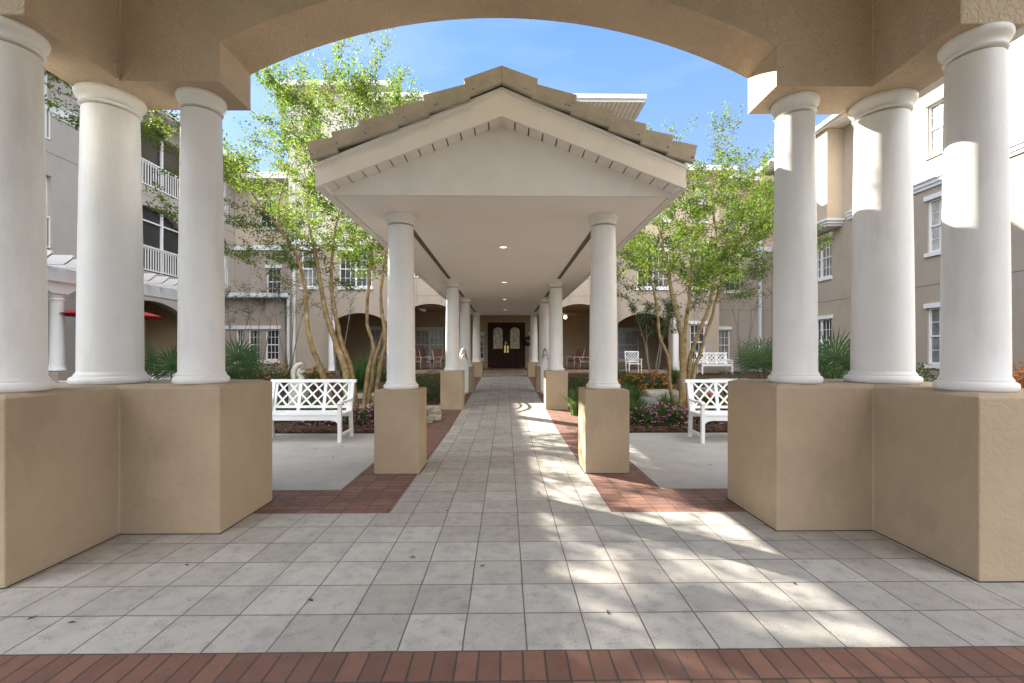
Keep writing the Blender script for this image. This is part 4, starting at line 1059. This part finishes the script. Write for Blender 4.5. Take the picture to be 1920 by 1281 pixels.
# corner sections between rear block and wings
for s in (-1, 1):
    YR = 21.9
    x0, x1 = (9.901, 12.99) if s > 0 else (-12.99, -9.901)
    if s < 0: wn = [(ax(500, YR), ax(527, YR), 4.15, 5.45)]
    else: wn = [(10.7, 11.5, 4.4, 6.0), (10.7, 11.5, 7.5, 9.0), (ax(1345, YR), ax(1369, YR), 1.0, 2.5)]
    if s < 0: wn += [(-11.8, -11.0, 7.4, 8.7)]
    mb = MB(); wall(mb, 'x', YR, x0, x1, -.1, 6.4, .3, [(a, b, c, d, 0) for a, b, c, d in wn if c < 6.4]); mb.build('lower_wall', M['taupe'], rb, world=True)
    mb = MB(); wall(mb, 'x', YR, x0, x1, 6.4, 9.55, .3, [(a, b, c, d, 0) for a, b, c, d in wn if c > 6.4]); mb.build('upper_wall', M['cream'], rb, world=True)
    for (a, b, c, d) in wn: window(rb, 'x', YR, a, b, c, d, 3, 4, ext=.06)
    mb = MB(); mb.box(x0, YR-.07, 6.3, x1, YR+.02, 6.52); mb.build('string_course', M['trim'], rb, world=True)
    mb = MB(); mb.box(x0, YR-.6, 9.56, x1, 26, 9.6); mb.box(x0, YR-.63, 9.54, x1, YR-.603, 9.76); mb.build('eave', M['trim'], rb, world=True)
    mb = MB(); mb.prism([(x0, YR-.63, 9.77), (x0, 26, 9.77), (x0, 24, 10.9)], (x1-x0, 0, 0)); mb.build('roof', M['roof'], rb, world=True)
    mb = MB(); mb.box(x0, YR-.004, 3.45, x1, YR+.01, 3.465); mb.build('control_joint', M['groove'], rb, world=True)
# ground floor bump-out with triple window
YW = 20.9
wx = [(ax(442, YW)+.02, ax(457.5, YW)), (ax(466, YW), ax(488, YW)), (ax(498, YW), ax(523, YW))]
xb1 = ax(535, YW)
mb = MB(); wall(mb, 'x', YW, -12.99, xb1, -.1, 3.85, .25, [(a, b, 1.05, 2.45, 0) for a, b in wx]); mb.box(xb1-.25, YW+.251, -.1, xb1, 21.89, 3.85)
mb.build('lower_wall', M['taupe'], rb, world=True)
for a, b in wx: window(rb, 'x', YW, a, b, 1.05, 2.45, 3, 4, lintel=False, sill=False)
mb = MB(); mb.box(-12.99, YW-.06, 2.46, wx[2][1]+.1, YW-.001, 2.62); mb.build('window_lintel', M['trim'], rb, world=True); mb = MB(); mb.box(-12.99, YW-.07, .88, wx[2][1]+.06, YW-.001, 1.04); mb.build('window_sill', M['trim'], rb, world=True)
mb = MB(); mb.box(-12.99, YW-.35, 3.86, xb1+.3, 21.89, 3.98); mb.box(-12.99, YW-.42, 3.9, xb1+.3, YW-.352, 4.08); mb.build('eave', M['down'], rb, world=True)
mb = MB(); mb.prism([(-12.99, YW-.4, 4.082), (-12.99, 21.89, 4.082), (-12.99, 21.89, 4.25)], (xb1+12.99+.28, 0, 0)); mb.build('roof', M['roof'], rb, world=True)
# right downspout
xd = ax(1415, 21.6)
mb = MB(); mb.box(12.3, 21.72, gz(20), 12.41, 21.88, 9.5); mb.build('downspout', M['down'], rb, world=True, bevel=.01)
# porch back wall with door and windows
dx = .06
pw_ = [(ax(693, YBk), ax(722, YBk), 1.15, 2.65), (ax(779, YBk), ax(831, YBk), 1.0, 2.62), (ax(1158, YBk), ax(1198, YBk), 1.0, 2.6), (ax(1289, YBk), ax(1318, YBk), 1.05, 2.7),
       (ax(895, YBk), ax(907.5, YBk), 1.05, 2.35), (ax(992, YBk), ax(1004.5, YBk), 1.05, 2.35)]
mb = MB(); wall(mb, 'x', YBk, -9.59, 9.59, -.1, 3.6, .3, [(a, b, c, d, 0) for a, b, c, d in pw_]+[(dx-1.02, dx+1.02, .561, 3.02, 0)]); mb.build('porch_wall', M['porch'], rb, world=True)
for (a, b, c, d) in pw_: window(rb, 'x', YBk, a, b, c, d, 2 if b-a < .5 else 3, 4, dbl=(b-a > 1.2), pane='blind' if b-a > 1.1 else 'glass', ext=.05)
mb = MB(); mb.box(-9.59, YC2+.301, 3.61, 9.59, YBk+.3, 3.68); mb.build('porch_ceiling', M['porch'], rb, world=True)
MB().box(dx-1.3, YBk+.32, .3, dx+1.3, YBk+.4, 3.3).build('door_light_blocker', M['black'], rb, world=True)  # added black backing panel, stops daylight leaking through around the doors
# door
fr = MB(); fr.box(dx-1.02, YBk+.05, .562, dx-.93, YBk+.2, 3.02); fr.box(dx+.93, YBk+.05, .562, dx+1.02, YBk+.2, 3.02); fr.box(dx-.929, YBk+.05, 2.90, dx+.929, YBk+.2, 3.02)
fr.build('door_frame', M['wood'], rb, world=True, bevel=.006)
for s in (-1, 1):
    x0, x1 = (dx-.925, dx-.006) if s < 0 else (dx+.006, dx+.925)
    ga, gb = (x0+.21, x1-.2) if s < 0 else (x0+.2, x1-.21)
    mb = MB(); wall(mb, 'x', YBk+.10, x0, x1, .575, 2.89, .045, [(ga, gb, 1.60, 2.62, .14), (x0+.14, (x0+x1)/2-.03, .72, 1.42, 0), ((x0+x1)/2+.03, x1-.14, .72, 1.42, 0)])
    mb.box(x0+.005, YBk+.146, .58, x1-.005, YBk+.16, 1.55)
    d = mb.build('door', M['wood'], rb, world=True)
    mb = MB()
    for pa, pb in ((x0+.14, (x0+x1)/2-.03), ((x0+x1)/2+.03, x1-.14)): mb.box(pa+.05, YBk+.115, .77, pb-.05, YBk+.147, 1.37)
    mb.build('door_panel', M['wood'], d, bevel=.01)
    mb = MB(); mb.box(ga-.01, YBk+.125, 1.59, gb+.01, YBk+.132, 2.77); mb.build('leaded_glass', M['frost'], d)
    mb = MB(); hx = x1-.07 if s < 0 else x0+.07
    mb.box(hx-.045, YBk+.085, 1.38, hx+.045, YBk+.099, 1.76); mb.tube([(hx, YBk+.09, 1.68), (hx, YBk+.02, 1.66), (hx, YBk+.02, 1.50), (hx, YBk+.09, 1.48)], .012, 8)
    mb.build('handle', M['brass'], d, smooth='auto')
mb = MB(); mb.box(dx-.10, YBk+.088, 1.80, dx+.03, YBk+.096, 1.98); mb.build('notice', M['paper'], rb, world=True)

tag(MB().box(dx-.85, 23.5, .562, dx+.85, 24.4, .58).build('doormat', M['mat'], bevel=.005), 'brown coir doormat in front of the dark double doors', 'doormat')
# wreath right of the door
mb = MB(); cxw = ax(990, YBk-.1); rnd = random.Random(5); pos = []
for _ in range(900):
    a = rnd.random()*6.28; r = .2+rnd.gauss(0, .035); pos.append((cxw+r*math.cos(a), YBk-.06+rnd.gauss(0, .025), 2.0+r*math.sin(a)))
tag(leaf_mesh(pos, .06, 5).build('wreath', M['leafdark'], recalc=False), 'dark green wreath hung on the wall right of the double doors', 'wreath')

# porch things: ceiling fan, security light
t = empty('ceiling_fan', (ax(1060, 22.5), 22.5, 3.6), 'white ceiling fan with a warm lit bulb under the right porch', 'ceiling fan')
MB().tube([(0,0,0), (0,0,-.25)], .018, 8).build('downrod', M['trim'], t)
MB().lathe([(.04,-.25),(.1,-.28),(.11,-.34),(.05,-.38)], n=20).build('motor', M['trim'], t, smooth=True)
for k in range(5):
    a = k*2*math.pi/5+.2; mb = MB(); c, s_ = math.cos(a), math.sin(a)
    mb.add([(c*.12-s_*.05, s_*.12+c*.05, -.30), (c*.12+s_*.05, s_*.12-c*.05, -.32), (c*.62+s_*.07, s_*.62-c*.07, -.32), (c*.62-s_*.07, s_*.62+c*.07, -.29)]+[(c*.12-s_*.05, s_*.12+c*.05, -.31), (c*.12+s_*.05, s_*.12-c*.05, -.33), (c*.62+s_*.07, s_*.62-c*.07, -.33), (c*.62-s_*.07, s_*.62+c*.07, -.30)],
           [(0,1,2,3),(7,6,5,4),(0,4,5,1),(1,5,6,2),(2,6,7,3),(3,7,4,0)]); mb.build('blade', M['trim'], t)
MB().lathe([(.03,-.38),(.07,-.42),(.08,-.47),(.05,-.52),(.01,-.535)], n=20).build('light_globe', M['bulb'], t, smooth=True)
px_, pz_ = at(792, 580, 21.2)[0], at(792, 580, 21.2)[2]
t = empty('security_camera', (px_, 21.2, 3.6), 'white security camera under the left porch arch', 'camera')
MB().tube([(-.05,0,0), (-.05,0,-.16)], .03, 8).build('mount', M['black'], t)
MB().bar((-.12,0,-.18), (.16,-.12,-.26), .1, .1).build('housing', M['white'], t, bevel=.01)

# white arched railings between the middle columns
def arch_rail(s, label):
    t = empty('garden_railing', (s*1.13, 12.5, 0), label, 'railing', 'white arched railings beside the path')
    z0 = gz(12.5)
    mb = MB(); n = 24; P = []
    for k in range(n+1):
        y = -1.15+2.3*k/n; P.append((0, y, 1.22+.28*math.cos(y/1.15*math.pi/2)-.0))
    mb.tube(P, .032, 8); mb.tube([(0, y, z-.16) for _, y, z in P], .02, 8); mb.build('top_rail', M['white'], t, smooth=True)
    for y in (-1.15, 1.15): MB().box(-.04, y-.04, z0-.05, .04, y+.04, 1.24).build('post', M['white'], t, bevel=.005)
    mb = MB(); mb.box(-.02, -1.11, z0+.08, .02, 1.11, z0+.13)
    for k in range(1, 16):
        y = -1.11+2.22*k/16; mb.box(-.01, y-.01, z0+.12, .01, y+.01, 1.05+.28*math.cos(y/1.15*math.pi/2))
    mb.build('pickets', M['white'], t)
arch_rail(-1, 'white arched railing just left of the path, between the second and third columns')
arch_rail(1, 'white arched railing just right of the path, between the second and third columns')

# porch chairs
def cushion_chair(loc, rz, label):
    t = empty('patio_chair', loc, label, 'chair', 'cushioned white metal porch chairs', rz)
    for s in (-1, 1):
        mb = MB(); x = s*.29
        mb.tube([(x, -.30, .0), (x, -.27, .42), (x, -.33, .56), (x, -.24, .62), (x, .0, .60), (x, .25, .58)], .014, 6)
        mb.tube([(x, .28, 0), (x, .22, .40), (x, .38, .98)], .014, 6); mb.tube([(x, -.27, .38), (x, .23, .36)], .014, 6)
        mb.build('side_frame', M['iron'], t, smooth=True)
    MB().box(-.27, -.28, .38, .27, .24, .48).build('seat_cushion', M['cushion'], t, bevel=.03)
    mb = MB(); mb.prism([(-.27, .20, .47), (-.27, .30, .45), (-.27, .44, 1.0), (-.27, .34, 1.03)], (.54, 0, 0)); mb.build('back_cushion', M['cushion'], t, bevel=.03)
    return t
c0 = cushion_chair((ax(788, 22.3), 22.3, .56), R(60), 'leftmost cushioned chair on the left porch')
copy_tree(c0, (ax(803, 22.6), 22.6, .56), R(70), 'second cushioned chair on the left porch, nearer the column')
copy_tree(c0, (ax(828, 22.2), 22.2, .56), R(50), 'cushioned chair partly behind the second left walkway column')
copy_tree(c0, (ax(1092, 22.2), 22.2, .56), R(-70), 'cushioned chair on the right porch, partly behind the front right column')
copy_tree(c0, (ax(1078, 22.8), 22.8, .56), R(-60), 'cushioned chair on the right porch nearest the fan')
def lattice_chair(loc, rz, label):
    t = empty('lattice_chair', loc, label, 'chair', 'white lattice patio chairs', rz); m = M['white']
    for s in (-1, 1):
        mb = MB(); mb.bar((s*.27, -.24, 0), (s*.27, -.24, .64), .035, .035, (0,1,0)); mb.build('leg', m, t)
        mb = MB(); mb.bar((s*.27, .22, 0), (s*.30, .36, .98), .035, .035, (0,1,0)); mb.build('leg', m, t)
        mb = MB(); mb.bar((s*.28, -.27, .65), (s*.28, .30, .65), .05, .025); mb.build('armrest', m, t)
    MB().box(-.27, -.26, .42, .27, .24, .45).build('seat', m, t)
    mb = MB()
    mb.bar((-.32, .36, .98), (.32, .36, .98), .04, .05); mb.bar((-.27, .26, .52), (.27, .26, .52), .03, .03)
    for k in range(-2, 3):
        for sg in (-1, 1):
            xa = k*.12-sg*.2; xb = k*.12+sg*.2; za, zb = .53, .96
            if xa < -.28: za += (-.28-xa)/.4*.43; xa = -.28
            if xa > .28: za += (xa-.28)/.4*.43; xa = .28
            if xb < -.28: zb -= (-.28-xb)/.4*.43; xb = -.28
            if xb > .28: zb -= (xb-.28)/.4*.43; xb = .28
            mb.bar((xa, .24+(za-.44)*.22, za), (xb, .24+(zb-.44)*.22, zb), .018, .018)
    mb.build('backrest', m, t)
    return t
l0 = lattice_chair((ax(1186, 20.4)+.0, 20.2, .45), R(0), 'white lattice chair below the right porch window')
copy_tree(l0, (ax(281, 10.9), 11.0, .12), R(-100), 'white lattice chair right of the red umbrella at left')
copy_tree(l0, (ax(132, 10.4), 10.4, .12), R(95), 'white lattice chair left of the red umbrella at left')

# red umbrella
uc = (ax(211, 11.2), 11.2, 0)
t = empty('patio_umbrella', uc, 'red patio umbrella behind the left corner column', 'umbrella')
mb = MB(); n = 8
top = (0, 0, 2.62); rim = [(1.05*math.cos(k*math.pi/4+.2), 1.05*math.sin(k*math.pi/4+.2), 2.30) for k in range(n)]
mb.add([top]+rim, [(0, 1+k, 1+(k+1) % n) for k in range(n)]); mb.add([(0,0,2.60)]+[(x, y, z-.02) for x, y, z in rim], [(0, 1+(k+1) % n, 1+k) for k in range(n)])
mb.build('canopy', M['redcloth'], t); MB().tube([(0,0,.05), (0,0,2.68)], .022, 10).build('pole', M['white'], t, smooth=True)
MB().lathe([(.28,0),(.28,.05),(.06,.09),(.03,.3)], n=24).build('base', M['black'], t, smooth='auto')

# pergola
pg = empty('pergola', (-10.2, 10, 0), 'white pergola with notched rafter ends beside the left wing', 'pergola')
XB = -10.1
for y in (5.9, 10.35, 14.8):
    MB().box(XB-.28, y-.28, -.05, XB+.28, y+.28, .98).build('pedestal', M['taupe'], pg, world=True, bevel=.01)
    prof = [(.16,1.0),(.16,1.04),(.14,1.07),(.135,1.1),(.115,2.55),(.12,2.57),(.135,2.6),(.115,2.63),(.15,2.7)]
    MB().lathe([(r, z) for r, z in prof], XB, y, 32).build('column', M['trim'], pg, smooth='auto', world=True)
    mb = MB(); mb.prism([(XB-.06, y-.5, 3.0), (XB-.06, y+.5, 3.0), (XB-.06, y+.5, 2.93), (XB-.06, y+.38, 2.86), (XB-.06, y+.2, 2.74), (XB-.06, y-.2, 2.74), (XB-.06, y-.38, 2.86), (XB-.06, y-.5, 2.93)], (.12, 0, 0)); mb.build('bracket', M['trim'], pg, world=True)
for dx_ in (-.14, .1): MB().box(XB+dx_, 4.2, 3.0, XB+dx_+.045, 15.2, 3.3).build('beam', M['trim'], pg, world=True)
for k in range(24):
    y = 4.4+k*.46; mb = MB()
    mb.prism([(-12.97, y, 3.32), (-12.97, y, 3.52), (XB+.75, y, 3.52), (XB+.75, y, 3.46), (XB+.62, y, 3.36), (XB+.55, y, 3.32)], (0, .05, 0)); mb.build('rafter', M['trim'], pg, world=True)

# fallen leaves
for i, (px, py) in enumerate(((133, 1168), (58, 1160), (583, 1127), (905, 1062), (838, 958), (640, 838), (1140, 1150), (625, 858), (1262, 848), (1330, 872), (590, 842), (1010, 925), (775, 1046), (1490, 1095), (350, 1060))):
    Y = 1204/(py-660); Y = Y*(math.cos(YAW)-(px-960)/F*math.sin(YAW)); a = i*1.3; s = .014
    mb = MB(); mb.add([(-s*1.4, 0, .002), (0, -s*.7, .006), (s*1.4, 0, .003), (0, s*.7, .005), (s*2.2, .004, .006)], [(0,1,2,3), (2,1,4)])
    o = mb.build('fallen_leaf', M['leafbrown'], recalc=False); o.location = (ax(px, Y), Y, .001); o.rotation_euler = (0, 0, a)
    tag(o, 'tiny dry brown leaf lying on the paving', 'leaf', 'fallen leaves on the paving')
